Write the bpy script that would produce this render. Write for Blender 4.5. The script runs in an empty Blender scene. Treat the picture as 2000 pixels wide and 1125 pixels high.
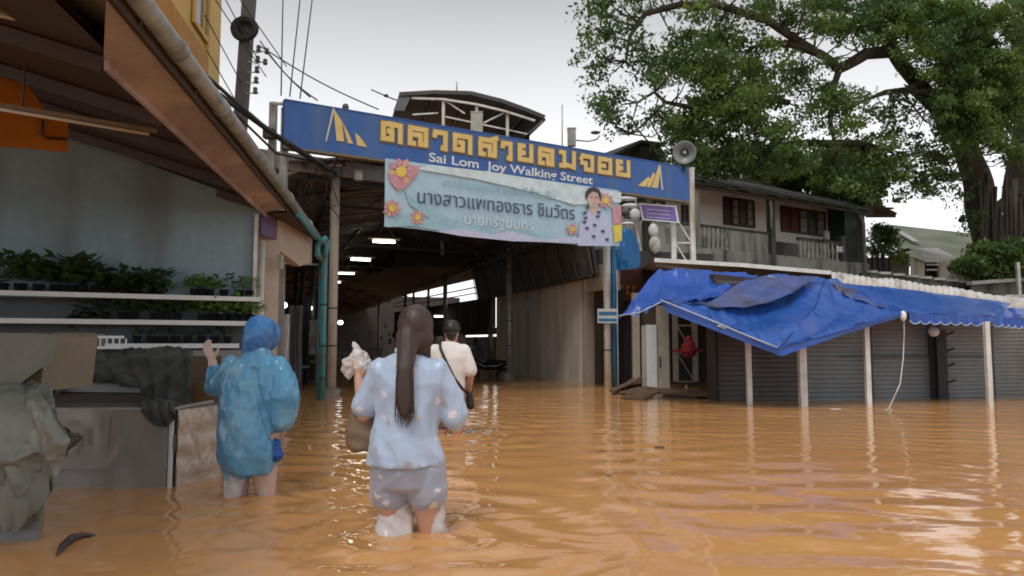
import bpy, bmesh, math, random
import numpy as np
from mathutils import Vector, Matrix
random.seed(7)
rng = np.random.default_rng(7)
C = bpy.context.scene.collection
SC = bpy.context.scene

# ------------------------------------------------------------------ camera, sky, sun, exposure
EYE = 0.94                      # metres above the flood water (about 1.45 m above the road)
FOC = 1400.0 / 2000.0 * 36.0
TILT = math.atan(110 / 1400)
cam = bpy.data.cameras.new('camera'); camo = bpy.data.objects.new('camera', cam); C.objects.link(camo)
camo.location = (0, 0, EYE); camo.rotation_euler = (math.pi / 2 + TILT, 0, 0)
cam.lens = FOC; cam.sensor_width = 36; cam.clip_start = 0.05; cam.clip_end = 2000
SC.camera = camo
SC.view_settings.view_transform = 'Standard'; SC.view_settings.look = 'None'
SC.view_settings.exposure = 0.62; SC.view_settings.gamma = 1
SC.view_settings.use_curve_mapping = False
SC.cycles.filter_width = 1.8
W = bpy.data.worlds.new('World'); SC.world = W; W.use_nodes = True
nt = W.node_tree; nt.nodes.clear()
wo = nt.nodes.new('ShaderNodeOutputWorld'); bg = nt.nodes.new('ShaderNodeBackground')
sky = nt.nodes.new('ShaderNodeTexSky'); sky.sky_type = 'NISHITA'; sky.sun_disc = False
SUN_EL, SUN_AZ = math.radians(58), math.radians(200)
sky.sun_elevation = SUN_EL; sky.sun_rotation = SUN_AZ
hs = nt.nodes.new('ShaderNodeHueSaturation'); hs.inputs['Saturation'].default_value = 0.12
nt.links.new(sky.outputs[0], hs.inputs['Color'])
tc = nt.nodes.new('ShaderNodeTexCoord'); sx = nt.nodes.new('ShaderNodeSeparateXYZ')
nt.links.new(tc.outputs['Generated'], sx.inputs[0])
cr = nt.nodes.new('ShaderNodeValToRGB')         # overcast layer: brightest towards the horizon haze, greyer cloud above
e = cr.color_ramp.elements
e[0].position = 0.0; e[0].color = (9.0, 9.1, 9.3, 1)
e[1].position = 0.65; e[1].color = (4.4, 4.5, 4.7, 1)
for p_, c_ in ((0.25, (7.2, 7.25, 7.45, 1)), (0.44, (3.5, 3.55, 3.7, 1))):
    k = e.new(p_); k.color = c_
nt.links.new(sx.outputs['Z'], cr.inputs[0])
nz = nt.nodes.new('ShaderNodeTexNoise'); nz.inputs['Scale'].default_value = 1.6; nz.inputs['Detail'].default_value = 4
nt.links.new(tc.outputs['Generated'], nz.inputs['Vector'])
mr = nt.nodes.new('ShaderNodeMapRange'); mr.inputs[3].default_value = 0.84; mr.inputs[4].default_value = 1.16
nt.links.new(nz.outputs[0], mr.inputs[0])
vm = nt.nodes.new('ShaderNodeVectorMath'); vm.operation = 'SCALE'
nt.links.new(cr.outputs[0], vm.inputs[0]); nt.links.new(mr.outputs[0], vm.inputs['Scale'])
mx = nt.nodes.new('ShaderNodeMix'); mx.data_type = 'RGBA'; mx.inputs[0].default_value = 0.93
nt.links.new(hs.outputs[0], mx.inputs[6]); nt.links.new(vm.outputs[0], mx.inputs[7])
nt.links.new(mx.outputs[2], bg.inputs[0]); bg.inputs[1].default_value = 0.10
nt.links.new(bg.outputs[0], wo.inputs[0])
sl = bpy.data.lights.new('sun', 'SUN'); sl.energy = 1.2; sl.angle = math.radians(25); sl.color = (1, 0.97, 0.92)
so = bpy.data.objects.new('sun', sl); C.objects.link(so)
_d = Vector((math.sin(SUN_AZ) * math.cos(SUN_EL), math.cos(SUN_AZ) * math.cos(SUN_EL), math.sin(SUN_EL)))
so.rotation_euler = _d.to_track_quat('Z', 'Y').to_euler()

# ------------------------------------------------------------------ measuring helpers
def ray(px, py):
    u, v = px - 1000.0, 562.5 - py
    return Vector((u, 1400 * math.cos(TILT) - v * math.sin(TILT), 1400 * math.sin(TILT) + v * math.cos(TILT)))
def at(px, py, Y):
    r = ray(px, py); return Vector((0, 0, EYE)) + r * (Y / r.y)
def X(px, Y): return (px - 1000.0) / 1400.0 * Y
class Plane:                       # an upright plane through two plan points; u runs along it, z up, n faces the camera
    def __init__(s, a, b):
        s.a = Vector((a[0], a[1], 0)); s.b = Vector((b[0], b[1], 0)); s.d = (s.b - s.a).normalized(); s.L = (s.b - s.a).length
        s.n = Vector((s.d.y, -s.d.x, 0))
        if s.n.dot(-s.a) < 0: s.n = -s.n
    def p(s, u, z, off=0): return s.a + s.d * u + s.n * off + Vector((0, 0, z))
    def px(s, px, py, off=0):      # where the sight line through a picture point meets it
        r = ray(px, py); o = Vector((0, 0, EYE)); t = ((s.a + s.n * off) - o).dot(s.n) / r.dot(s.n); return o + r * t
    def uz(s, px, py):
        q = s.px(px, py); return (q - s.a).dot(s.d), q.z
    def u(s, px): return s.uz(px, 672)[0]
def ridge(p, f, seed=0):          # creased cloth: sharp crests, broad valleys
    a = 0
    for i in range(4):
        t = seed * 1.9 + i * 2.3; d = (math.cos(t) * (1 + .4 * i), math.sin(t * 1.7) * .7, math.sin(t) * (.7 + .3 * i))
        ph = p[0] * d[0] + p[1] * d[1] + p[2] * d[2]; w = wob(p, f * .35, seed + i)
        a += (1 - abs(math.sin(ph * f + 2.2 * w))) ** 2 * (.5 + .5 * w)
    return a / 2 - .35
def wob(p, f, seed=0):
    x, y, z = p[0] * f, p[1] * f, p[2] * f; s = seed * 1.7
    return (math.sin(x * 1.3 + y * .7 + s) + math.sin(y * 1.7 - z * 1.1 + s * 2.1) + math.sin(z * 1.9 + x * .8 + s * 3.3) + .5 * math.sin(2.9 * x - 2.3 * z + y + s)) / 3.5

# ------------------------------------------------------------------ materials
MATS = {}
def mat(name, col, rough=.7, col2=None, scale=6, bump=0.0, bscale=40, metal=0, dirt=None, dscale=2.5, dcut=(.45, .7), streak=False, spec=.5, emit=None, trans=0, fine=.12, alpha=1, wave=None):
    if name in MATS: return MATS[name]
    m = bpy.data.materials.new(name); m.use_nodes = True; n = m.node_tree.nodes; l = m.node_tree.links
    b = n['Principled BSDF']; b.inputs['Roughness'].default_value = rough; b.inputs['Metallic'].default_value = metal
    b.inputs['Specular IOR Level'].default_value = spec
    t = n.new('ShaderNodeTexCoord')
    g = n.new('ShaderNodeNewGeometry')
    src = g.outputs['Position']
    def noise(sc, det=4, vec=None):
        k = n.new('ShaderNodeTexNoise'); k.inputs['Scale'].default_value = sc; k.inputs['Detail'].default_value = det
        l.new(vec or src, k.inputs['Vector']); return k.outputs[0]
    def mixc(f, a, c):
        k = n.new('ShaderNodeMix'); k.data_type = 'RGBA'
        if hasattr(f, 'links'): l.new(f, k.inputs[0])
        else: k.inputs[0].default_value = f
        for i, v in ((6, a), (7, c)):
            if hasattr(v, 'links'): l.new(v, k.inputs[i])
            else: k.inputs[i].default_value = (*v[:3], 1)
        return k.outputs[2]
    def ramp(f, a, c):
        k = n.new('ShaderNodeMapRange'); k.inputs[1].default_value = a; k.inputs[2].default_value = c; l.new(f, k.inputs[0]); return k.outputs[0]
    col2 = col2 or tuple(c * .72 for c in col)
    c = mixc(ramp(noise(scale), .3, .7), col, col2)
    if fine:
        c = mixc(ramp(noise(scale * 9, 3), .35, .75), c, mixc(.5, c, tuple(x * (1 - 2.5 * fine) for x in col)))
    if dirt:
        vec = None
        if streak:
            mp = n.new('ShaderNodeMapping'); mp.inputs['Scale'].default_value = (1, 1, .16); l.new(src, mp.inputs['Vector']); vec = mp.outputs[0]
        c = mixc(ramp(noise(dscale, 6, vec), *dcut), c, dirt)
    l.new(c, b.inputs['Base Color'])
    if bump:
        k = n.new('ShaderNodeBump'); k.inputs['Strength'].default_value = bump; k.inputs['Distance'].default_value = .02
        if wave:
            q = n.new('ShaderNodeTexNoise'); q.noise_type = 'RIDGED_MULTIFRACTAL'; q.inputs['Scale'].default_value = bscale; q.inputs['Detail'].default_value = 3
            mp = n.new('ShaderNodeMapping'); mp.inputs['Rotation'].default_value = (0, .5, 0); mp.inputs['Scale'].default_value = wave; l.new(src, mp.inputs['Vector']); l.new(mp.outputs[0], q.inputs['Vector']); l.new(q.outputs[0], k.inputs['Height'])
        else: l.new(noise(bscale, 5), k.inputs['Height']); l.new(k.outputs[0], b.inputs['Normal'])
    if emit: b.inputs['Emission Color'].default_value = (*emit[:3], 1); b.inputs['Emission Strength'].default_value = emit[3]
    if trans:
        tr = n.new('ShaderNodeBsdfTranslucent'); l.new(c, tr.inputs[0]); ms = n.new('ShaderNodeMixShader'); ms.inputs[0].default_value = trans
        l.new(b.outputs[0], ms.inputs[1]); l.new(tr.outputs[0], ms.inputs[2]); l.new(ms.outputs[0], n['Material Output'].inputs[0])
    if alpha < 1: b.inputs['Alpha'].default_value = alpha
    MATS[name] = m; return m
M = lambda k: MATS[k]
mat('sign_blue', (.022, .105, .36), .45, (.018, .085, .30), 1.2, dirt=(.07, .12, .22), dscale=3, dcut=(.48, .8), streak=True)
mat('sign_yellow', (.68, .50, .17), .5, (.60, .42, .14), 5)
mat('sign_pale', (.62, .62, .40), .5)
mat('sign_brown', (.20, .15, .07), .6)
mat('sign_white', (.72, .76, .8), .5)
mat('banner', (.46, .64, .76), .5, (.36, .55, .68), .9, bump=.15, bscale=3, trans=.15)
mat('banner_light', (.62, .74, .78), .5)
mat('banner_teal', (.24, .42, .50), .5, (.34, .52, .6), 2)
mat('banner_dark', (.05, .08, .16), .6)
mat('banner_pink', (.58, .32, .36), .6, (.46, .18, .22), 9)
mat('banner_orange', (.66, .40, .24), .6, (.58, .28, .2), 10)
mat('banner_yellow', (.75, .58, .10), .6)
mat('banner_lilac', (.42, .46, .66), .6, (.55, .58, .72), 14)
mat('banner_skin', (.60, .44, .38), .6)
mat('banner_hair', (.05, .04, .05), .6)
mat('purple_sign', (.20, .13, .42), .5)
mat('galv', (.42, .43, .43), .45, (.32, .33, .33), 4, metal=.3, dirt=(.22, .17, .12), dscale=5, dcut=(.5, .8))
mat('white_post', (.74, .72, .69), .5, (.5, .48, .45), 5, dirt=(.28, .20, .13), dscale=4, dcut=(.5, .75), streak=True)
mat('cream_post', (.50, .45, .38), .6, dirt=(.2, .15, .1), dscale=4, dcut=(.5, .8), streak=True)
mat('cyan_pipe', (.05, .30, .33), .4, (.04, .22, .26), 4, dirt=(.10, .14, .13), dscale=5)
mat('blue_pipe', (.04, .22, .42), .45)
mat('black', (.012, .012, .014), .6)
mat('black_gloss', (.012, .012, .014), .25)
mat('rubber', (.02, .02, .022), .55, bump=.2, bscale=60)
mat('pvc_grey', (.30, .32, .32), .4, (.24, .26, .26), 3, dirt=(.12, .13, .12), dscale=5, streak=False, bump=.05)
mat('pink_board', (.42, .36, .385), .6, (.34, .285, .305), 2.5, dirt=(.66, .56, .52), dscale=1.6, dcut=(.5, .8), bump=.1, bscale=20)
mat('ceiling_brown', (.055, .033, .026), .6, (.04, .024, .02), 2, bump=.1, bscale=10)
mat('wood_dark', (.06, .035, .022), .6)
mat('yellow_wall', (.62, .40, .10), .7, (.55, .36, .10), 1.5)
mat('orange_wall', (.50, .22, .02), .7)
mat('orange_board', (.55, .20, .015), .5, (.45, .14, .01), 2, trans=.25)
mat('window_glass', (.16, .18, .2), .12, (.1, .12, .13), 1, spec=.8)
mat('wall_teal', (.24, .34, .39), .6, (.20, .295, .34), 1.2, dirt=(.12, .14, .14), dscale=1.2, streak=True)
mat('shelf_white', (.70, .72, .72), .5, (.62, .64, .64), 6)
mat('shelf_back', (.07, .09, .11), .6)
mat('beige_wall', (.50, .42, .34), .8, (.43, .36, .29), 1.5, dirt=(.28, .21, .15), dscale=2, dcut=(.5, .8), streak=True, bump=.1)
mat('beige_panel', (.82, .80, .74), .7, (.76, .74, .68), 1.1, dirt=(.22, .19, .15), dscale=1.6, dcut=(.45, .8), streak=True)
mat('purple_strip', (.20, .15, .30), .5)
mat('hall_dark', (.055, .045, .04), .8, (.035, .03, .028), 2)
mat('hall_roof', (.10, .09, .085), .7, (.06, .055, .05), 1.5, bump=.2)
mat('hall_batten', (.22, .20, .185), .7, (.12, .11, .1), 4)
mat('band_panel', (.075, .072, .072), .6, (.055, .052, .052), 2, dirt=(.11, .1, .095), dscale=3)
mat('steel_dark', (.07, .065, .06), .5, metal=.3)
mat('fascia_grey', (.34, .335, .33), .6, (.28, .275, .27), 3, dirt=(.2, .18, .16), dscale=4)
mat('concrete', (.40, .395, .36), .9, (.31, .31, .27), 2.0, dirt=(.05, .052, .045), dscale=2.4, dcut=(.46, .68), streak=True, bump=.3, bscale=25)
mat('concrete_dark', (.11, .108, .095), .9, (.07, .07, .06), 2, dirt=(.03, .032, .028), dscale=3, dcut=(.45, .65), streak=True, bump=.3)
mat('house_wall', (.76, .73, .68), .85, (.68, .65, .6), 1.2, dirt=(.4, .38, .34), dscale=1.5, dcut=(.52, .8), streak=True)
mat('baluster', (.58, .56, .50), .8, (.3, .29, .25), 4, dirt=(.1, .1, .085), dscale=5, dcut=(.5, .7), streak=True)
mat('roof_tile', (.10, .092, .08), .9, (.06, .056, .05), 1.6, dirt=(.035, .045, .025), dscale=2.2, dcut=(.45, .65), bump=.4, bscale=12)
mat('brown_frame', (.055, .03, .022), .6)
mat('maroon', (.12, .03, .022), .7)
mat('curtain', (.20, .18, .16), .8, (.3, .28, .25), 6)
mat('dark_green', (.012, .055, .04), .6)
mat('moss_roof', (.13, .14, .10), .85, (.16, .155, .13), 1.0, dirt=(.075, .095, .045), dscale=.7, dcut=(.4, .65), bump=.3)
mat('roof_sheet', (.33, .335, .32), .6)
mat('shed_wall', (.27, .275, .245), .8, (.2, .2, .175), 2, dirt=(.12, .12, .1), dscale=2, streak=True)
mat('shutter', (.20, .22, .225), .45, (.16, .175, .18), 1.5, dirt=(.10, .08, .06), dscale=1.6, dcut=(.45, .8), streak=True, metal=.1)
mat('shutter_brown', (.085, .07, .06), .5, (.065, .055, .05), 1.5, dirt=(.04, .03, .026), dscale=1.6, streak=True)
mat('tarp_blue', (.03, .12, .45), .3, (.018, .08, .36), 2.5, bump=.25, bscale=3.5, wave=(1, .6, 1), dirt=(.10, .14, .38), dscale=1.7, dcut=(.55, .85), trans=.18, spec=.6)
mat('tarp_deep', (.018, .095, .46), .34, (.013, .07, .36), 3, bump=.4, bscale=3.5, wave=(1, .6, 1), dirt=(.04, .08, .3), dscale=2.2, dcut=(.55, .85), trans=.12, spec=.6)
mat('tarp_grey', (.09, .105, .22), .4, (.045, .10, .38), 1.8, bump=.3, bscale=3.5, wave=(1, .6, 1), dirt=(.06, .045, .04), dscale=2, dcut=(.45, .7), trans=.1)
mat('tarp_piping', (.45, .52, .7), .6)
mat('corrugated_white', (.56, .54, .51), .55, (.46, .44, .41), 3, dirt=(.2, .16, .13), dscale=4, dcut=(.5, .75))
mat('white_line', (.75, .75, .74), .5)
mat('red_cloth', (.32, .02, .03), .7, trans=.2)
mat('plank', (.17, .10, .055), .8, (.10, .06, .035), 6, bump=.3)
mat('bark', (.055, .042, .032), .95, (.03, .024, .02), 3, dirt=(.10, .085, .07), dscale=2, dcut=(.5, .75), streak=True, bump=.8, bscale=14)
mat('canvas', (.17, .165, .135), .75, (.13, .128, .105), 2.5, bump=.25, bscale=6, wave=(1, 1, .6), dirt=(.25, .24, .2), dscale=3, dcut=(.55, .8))
mat('canvas_dark', (.05, .055, .048), .65, (.035, .04, .036), 3, bump=.25, bscale=6, wave=(1, 1, .6), dirt=(.12, .12, .10), dscale=3.5, dcut=(.55, .8))
mat('canvas_shine', (.20, .205, .175), .38, (.14, .145, .125), 3, bump=.25, bscale=6, wave=(1, 1, .6), dirt=(.38, .38, .35), dscale=5, dcut=(.62, .8))
mat('plywood', (.20, .165, .115), .7, (.17, .14, .1), 2)
mat('cardboard', (.20, .115, .055), .8)
mat('case_glass', (.20, .185, .165), .15, (.14, .135, .13), 2.2, spec=.7, dirt=(.30, .25, .2), dscale=2.5, dcut=(.5, .8))
mat('plastic_sheet', (.40, .31, .24), .18, (.33, .25, .19), 5, bump=.5, bscale=12, spec=.8, dirt=(.5, .44, .38), dscale=7, dcut=(.58, .7))
mat('grey_panel', (.22, .225, .23), .5)
mat('leaf_pot', (.04, .09, .025), .5, (.07, .14, .035), 8, trans=.3)
mat('leaf_pot_bright', (.22, .38, .09), .5, (.14, .28, .06), 8, trans=.3)
mat('pot_black', (.015, .015, .016), .6)
mat('raincoat', (.20, .52, .78), .2, (.12, .41, .70), 4, bump=.9, bscale=8, wave=(1.3, 1, .45), dirt=(.36, .64, .80), dscale=5, dcut=(.55, .72), trans=.38, spec=.8)
mat('raincoat_hood', (.07, .26, .60), .28, (.05, .18, .46), 9, bump=.5, bscale=12, wave=(1, 1, .6), trans=.2)
mat('blue_bag', (.01, .12, .5), .35, trans=.2)
mat('skin', (.50, .29, .20), .5, (.44, .24, .165), 10, fine=.04)
mat('skin_pale', (.58, .42, .36), .45, (.5, .35, .29), 10, fine=.04)
mat('hair', (.034, .019, .016), .5, (.050, .026, .021), 12, bump=.1, bscale=60)
mat('hair_black', (.018, .015, .016), .45)
mat('plastic_white', (.80, .76, .76), .28, (.66, .60, .59), 12, bump=.8, bscale=14, wave=(1, 1, .6), trans=.35, spec=.7)
mat('tee', (.76, .72, .70), .8, (.68, .64, .62), 4)
mat('grey_cloth', (.12, .125, .14), .8)
mat('tote', (.30, .20, .13), .7, (.16, .10, .07), 5, trans=.1)
mat('tube_light', (.9, .9, .85), .5, emit=(1, .96, .86, 9))
mat('tube_far', (.9, .9, .85), .5, emit=(1, .96, .88, 4))
mat('pipe_cream', (.30, .25, .2), .5)
mat('pole_concrete', (.13, .125, .125), .85, (.10, .096, .096), 3, bump=.3)
mat('horn', (.22, .25, .25), .4, (.17, .19, .19), 5)
mat('wire', (.03, .03, .032), .6)
mat('cream_box', (.45, .44, .36), .6)
mat('canopy_under', (.13, .125, .12), .6, (.09, .088, .085), 3)
mat('pod', (.03, .02, .018), .4, (.08, .06, .06), 20)
mat('cloth_mix', (.28, .27, .26), .8, (.05, .05, .055), 7)
mat('lightbox', (.8, .82, .82), .5, (.6, .62, .62), 9)

def satin():
    m = bpy.data.materials.new('satin_print'); m.use_nodes = True; n = m.node_tree.nodes; l = m.node_tree.links
    b = n['Principled BSDF']; b.inputs['Roughness'].default_value = .36; b.inputs['Sheen Weight'].default_value = .3
    t = n.new('ShaderNodeTexCoord')
    v = n.new('ShaderNodeTexVoronoi'); v.inputs['Scale'].default_value = 12; l.new(t.outputs['Object'], v.inputs['Vector'])
    nn = n.new('ShaderNodeTexNoise'); nn.inputs['Scale'].default_value = 26; l.new(t.outputs['Object'], nn.inputs['Vector'])
    ad = n.new('ShaderNodeMath'); ad.operation = 'MULTIPLY_ADD'; ad.inputs[1].default_value = .75; l.new(nn.outputs[0], ad.inputs[0]); l.new(v.outputs['Distance'], ad.inputs[2])
    lt = n.new('ShaderNodeMath'); lt.operation = 'LESS_THAN'; lt.inputs[1].default_value = .60; l.new(ad.outputs[0], lt.inputs[0])
    cr = n.new('ShaderNodeValToRGB'); cr.color_ramp.interpolation = 'CONSTANT'
    E_ = cr.color_ramp.elements; E_[0].color = (.34, .33, .38, 1); E_[1].position = .35; E_[1].color = (.56, .54, .44, 1)
    k = E_.new(.65); k.color = (.62, .58, .62, 1)
    sp = n.new('ShaderNodeSeparateColor'); l.new(v.outputs['Color'], sp.inputs[0]); l.new(sp.outputs[0], cr.inputs[0])
    n2 = n.new('ShaderNodeTexNoise'); n2.inputs['Scale'].default_value = 5; l.new(t.outputs['Object'], n2.inputs['Vector'])
    m1 = n.new('ShaderNodeMix'); m1.data_type = 'RGBA'; m1.inputs[6].default_value = (.40, .50, .66, 1); m1.inputs[7].default_value = (.33, .42, .58, 1); l.new(n2.outputs[0], m1.inputs[0])
    m2 = n.new('ShaderNodeMix'); m2.data_type = 'RGBA'; l.new(lt.outputs[0], m2.inputs[0]); l.new(m1.outputs[2], m2.inputs[6]); l.new(cr.outputs[0], m2.inputs[7])
    l.new(m2.outputs[2], b.inputs['Base Color'])
    q = n.new('ShaderNodeTexNoise'); q.noise_type = 'RIDGED_MULTIFRACTAL'; q.inputs['Scale'].default_value = 7; q.inputs['Detail'].default_value = 3
    mp = n.new('ShaderNodeMapping'); mp.inputs['Rotation'].default_value = (0, .6, 0); mp.inputs['Scale'].default_value = (1.2, 1, .5); l.new(t.outputs['Object'], mp.inputs['Vector']); l.new(mp.outputs[0], q.inputs['Vector'])
    bb_ = n.new('ShaderNodeBump'); bb_.inputs['Strength'].default_value = .7; bb_.inputs['Distance'].default_value = .02; l.new(q.outputs[0], bb_.inputs['Height']); l.new(bb_.outputs[0], b.inputs['Normal'])
    MATS['satin'] = m
    m = m.copy(); m.name = 'satin_shorts'; MATS['satin_shorts'] = m
    for x in m.node_tree.nodes:
        if x.type == 'MIX' and not x.inputs[6].is_linked: x.inputs[6].default_value = (.33, .36, .46, 1); x.inputs[7].default_value = (.27, .30, .39, 1)
satin()
def leafmat():
    m = bpy.data.materials.new('tree_leaf'); m.use_nodes = True; n = m.node_tree.nodes; l = m.node_tree.links
    b = n['Principled BSDF']; b.inputs['Roughness'].default_value = .5
    g = n.new('ShaderNodeNewGeometry')
    a = n.new('ShaderNodeTexNoise'); a.inputs['Scale'].default_value = .55; a.inputs['Detail'].default_value = 3; l.new(g.outputs['Position'], a.inputs['Vector'])
    r = n.new('ShaderNodeMapRange'); r.inputs[1].default_value = .38; r.inputs[2].default_value = .62; l.new(a.outputs[0], r.inputs[0])
    m1 = n.new('ShaderNodeMix'); m1.data_type = 'RGBA'; m1.inputs[6].default_value = (.08, .15, .04, 1); m1.inputs[7].default_value = (.19, .29, .055, 1); l.new(r.outputs[0], m1.inputs[0])
    m2 = n.new('ShaderNodeMix'); m2.data_type = 'RGBA'; m2.inputs[7].default_value = (.03, .06, .028, 1); l.new(m1.outputs[2], m2.inputs[6])
    r2 = n.new('ShaderNodeMath'); r2.operation = 'MULTIPLY'; r2.inputs[1].default_value = .6; l.new(g.outputs['Random Per Island'], r2.inputs[0]); l.new(r2.outputs[0], m2.inputs[0])
    l.new(m2.outputs[2], b.inputs['Base Color'])
    tr = n.new('ShaderNodeBsdfTranslucent'); l.new(m2.outputs[2], tr.inputs[0]); ms = n.new('ShaderNodeMixShader'); ms.inputs[0].default_value = .45
    l.new(b.outputs[0], ms.inputs[1]); l.new(tr.outputs[0], ms.inputs[2]); l.new(ms.outputs[0], n['Material Output'].inputs[0])
    MATS['leaf'] = m
leafmat()

# ------------------------------------------------------------------ mesh helpers
class MB:
    def __init__(s): s.v = []; s.f = []; s.sm = []
    def add(s, vs, fs, smooth=False):
        k = len(s.v); s.v += [tuple(v) for v in vs]; s.f += [tuple(i + k for i in f) for f in fs]; s.sm += [smooth] * len(fs); return s
    def hexa(s, p):                # 8 corners: bottom 4, top 4
        return s.add(p, [(0, 3, 2, 1), (4, 5, 6, 7), (0, 1, 5, 4), (1, 2, 6, 5), (2, 3, 7, 6), (3, 0, 4, 7)])
    def box(s, x0, x1, y0, y1, z0, z1):
        return s.hexa([(x0, y0, z0), (x1, y0, z0), (x1, y1, z0), (x0, y1, z0), (x0, y0, z1), (x1, y0, z1), (x1, y1, z1), (x0, y1, z1)])
    def pbox(s, P, u0, u1, z0, z1, o0, o1):      # box on a Plane, o = towards the camera
        return s.hexa([P.p(u0, z0, o0), P.p(u1, z0, o0), P.p(u1, z0, o1), P.p(u0, z0, o1), P.p(u0, z1, o0), P.p(u1, z1, o0), P.p(u1, z1, o1), P.p(u0, z1, o1)])
    def beam(s, a, b, w, h=None, up=(0, 0, 1)):
        a, b = Vector(a), Vector(b); h = h or w; d = (b - a).normalized(); up = Vector(up)
        if abs(d.dot(up)) > .98: up = Vector((0, 1, 0))
        r = d.cross(up).normalized(); t = r.cross(d)
        q = lambda c: [c - r * w / 2 - t * h / 2, c + r * w / 2 - t * h / 2, c + r * w / 2 + t * h / 2, c - r * w / 2 + t * h / 2]
        return s.hexa(q(a) + q(b))
    def tube(s, pts, r, n=10, cap=True):
        pts = [Vector(p) for p in pts]; rs = r if isinstance(r, (list, tuple)) else [r] * len(pts)
        vs = []; prev = None
        for i, p in enumerate(pts):
            d = (pts[min(i + 1, len(pts) - 1)] - pts[max(i - 1, 0)])
            d = d.normalized() if d.length > 1e-9 else Vector((0, 0, 1))
            if prev is None: a = d.orthogonal().normalized()
            else: a = (prev - d * prev.dot(d)); a = a.normalized() if a.length > 1e-6 else d.orthogonal().normalized()
            prev = a; b = d.cross(a)
            for k in range(n):
                t = 2 * math.pi * k / n; vs.append(p + (a * math.cos(t) + b * math.sin(t)) * rs[i])
        fs = [(i * n + k, i * n + (k + 1) % n, (i + 1) * n + (k + 1) % n, (i + 1) * n + k) for i in range(len(pts) - 1) for k in range(n)]
        s.add(vs, fs, True)
        if cap:
            m = len(s.v) - len(vs); s.f += [tuple(m + k for k in reversed(range(n))), tuple(m + (len(pts) - 1) * n + k for k in range(n))]; s.sm += [False, False]
        return s
    def lathe(s, c, prof, n=16, axis=None):
        c = Vector(c); q = Vector((0, 0, 1)).rotation_difference(Vector(axis)) if axis else None
        vs = []
        for r, z in prof:
            for k in range(n):
                t = 2 * math.pi * k / n; v = Vector((r * math.cos(t), r * math.sin(t), z))
                if q: v = q @ v
                vs.append(c + v)
        fs = [(i * n + k, i * n + (k + 1) % n, (i + 1) * n + (k + 1) % n, (i + 1) * n + k) for i in range(len(prof) - 1) for k in range(n)]
        return s.add(vs, fs, True)
    def ell(s, c, r, n=14, m=9, rot=None):
        c = Vector(c); vs = []; fs = []
        for i in range(m + 1):
            ph = math.pi * i / m
            for k in range(n):
                t = 2 * math.pi * k / n
                v = Vector((r[0] * math.sin(ph) * math.cos(t), r[1] * math.sin(ph) * math.sin(t), r[2] * math.cos(ph)))
                if rot: v = rot @ v
                vs.append(c + v)
        fs = [(i * n + k, (i + 1) * n + k, (i + 1) * n + (k + 1) % n, i * n + (k + 1) % n) for i in range(m) for k in range(n)]
        return s.add(vs, fs, True)
    def cap(s, a, ra, b, rb, n=12):
        a, b = Vector(a), Vector(b); d = b - a; L = d.length
        pts = []; rs = []; u = d / L if L else Vector((0, 0, 1))
        for k in range(5):
            t = math.pi / 2 * k / 4.0; pts.append(a - u * ra * math.cos(t)); rs.append(max(ra * math.sin(t), .0008))
        for k in range(5):
            t = math.pi / 2 * k / 4.0; pts.append(b + u * rb * math.sin(t)); rs.append(max(rb * math.cos(t), .0008))
        return s.tube(pts, rs, n)
    def chain(s, pts, rs, n=12):
        for i in range(len(pts) - 1): s.cap(pts[i], rs[i], pts[i + 1], rs[i + 1], n)
        return s
    def loft(s, rings, n=40, fold=0, seed=0):    # rings: (x,y,z,rx,ry)
        vs = []
        for (x, y, z, rx, ry) in rings:
            for k in range(n):
                t = 2 * math.pi * k / n
                f = 1 + fold * (math.sin(5 * t + seed + z * 3) + .6 * math.sin(9 * t - z * 5 + seed * 2))
                vs.append((x + rx * f * math.cos(t), y + ry * f * math.sin(t), z))
        m = len(rings)
        fs = [(i * n + k, i * n + (k + 1) % n, (i + 1) * n + (k + 1) % n, (i + 1) * n + k) for i in range(m - 1) for k in range(n)]
        fs += [tuple(reversed(range(n))), tuple((m - 1) * n + k for k in range(n))]
        return s.add(vs, fs, True)
    def grid(s, fn, nu, nv, smooth=True):
        vs = [fn(i / nu, j / nv) for j in range(nv + 1) for i in range(nu + 1)]
        fs = [(j * (nu + 1) + i, j * (nu + 1) + i + 1, (j + 1) * (nu + 1) + i + 1, (j + 1) * (nu + 1) + i) for j in range(nv) for i in range(nu)]
        return s.add(vs, fs, smooth)
    def poly(s, P, pts, o0, o1):       # picture-space-free polygon (u,z) extruded on a Plane
        n = len(pts); vs = [P.p(u, z, o0) for u, z in pts] + [P.p(u, z, o1) for u, z in pts]
        return s.add(vs, [tuple(range(n)), tuple(range(2 * n - 1, n - 1, -1))] + [(i, (i + 1) % n, n + (i + 1) % n, n + i) for i in range(n)])
    def mesh(s, name, org=(0, 0, 0), m=None):
        me = bpy.data.meshes.new(name); o = Vector(org)
        me.from_pydata([(v[0] - o.x, v[1] - o.y, v[2] - o.z) for v in s.v], [], s.f)
        me.polygons.foreach_set('use_smooth', s.sm); 
        bm = bmesh.new(); bm.from_mesh(me); bmesh.ops.recalc_face_normals(bm, faces=bm.faces); bm.to_mesh(me); bm.free()
        if m: me.materials.append(M(m) if isinstance(m, str) else m)
        me.update(); return me

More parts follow.
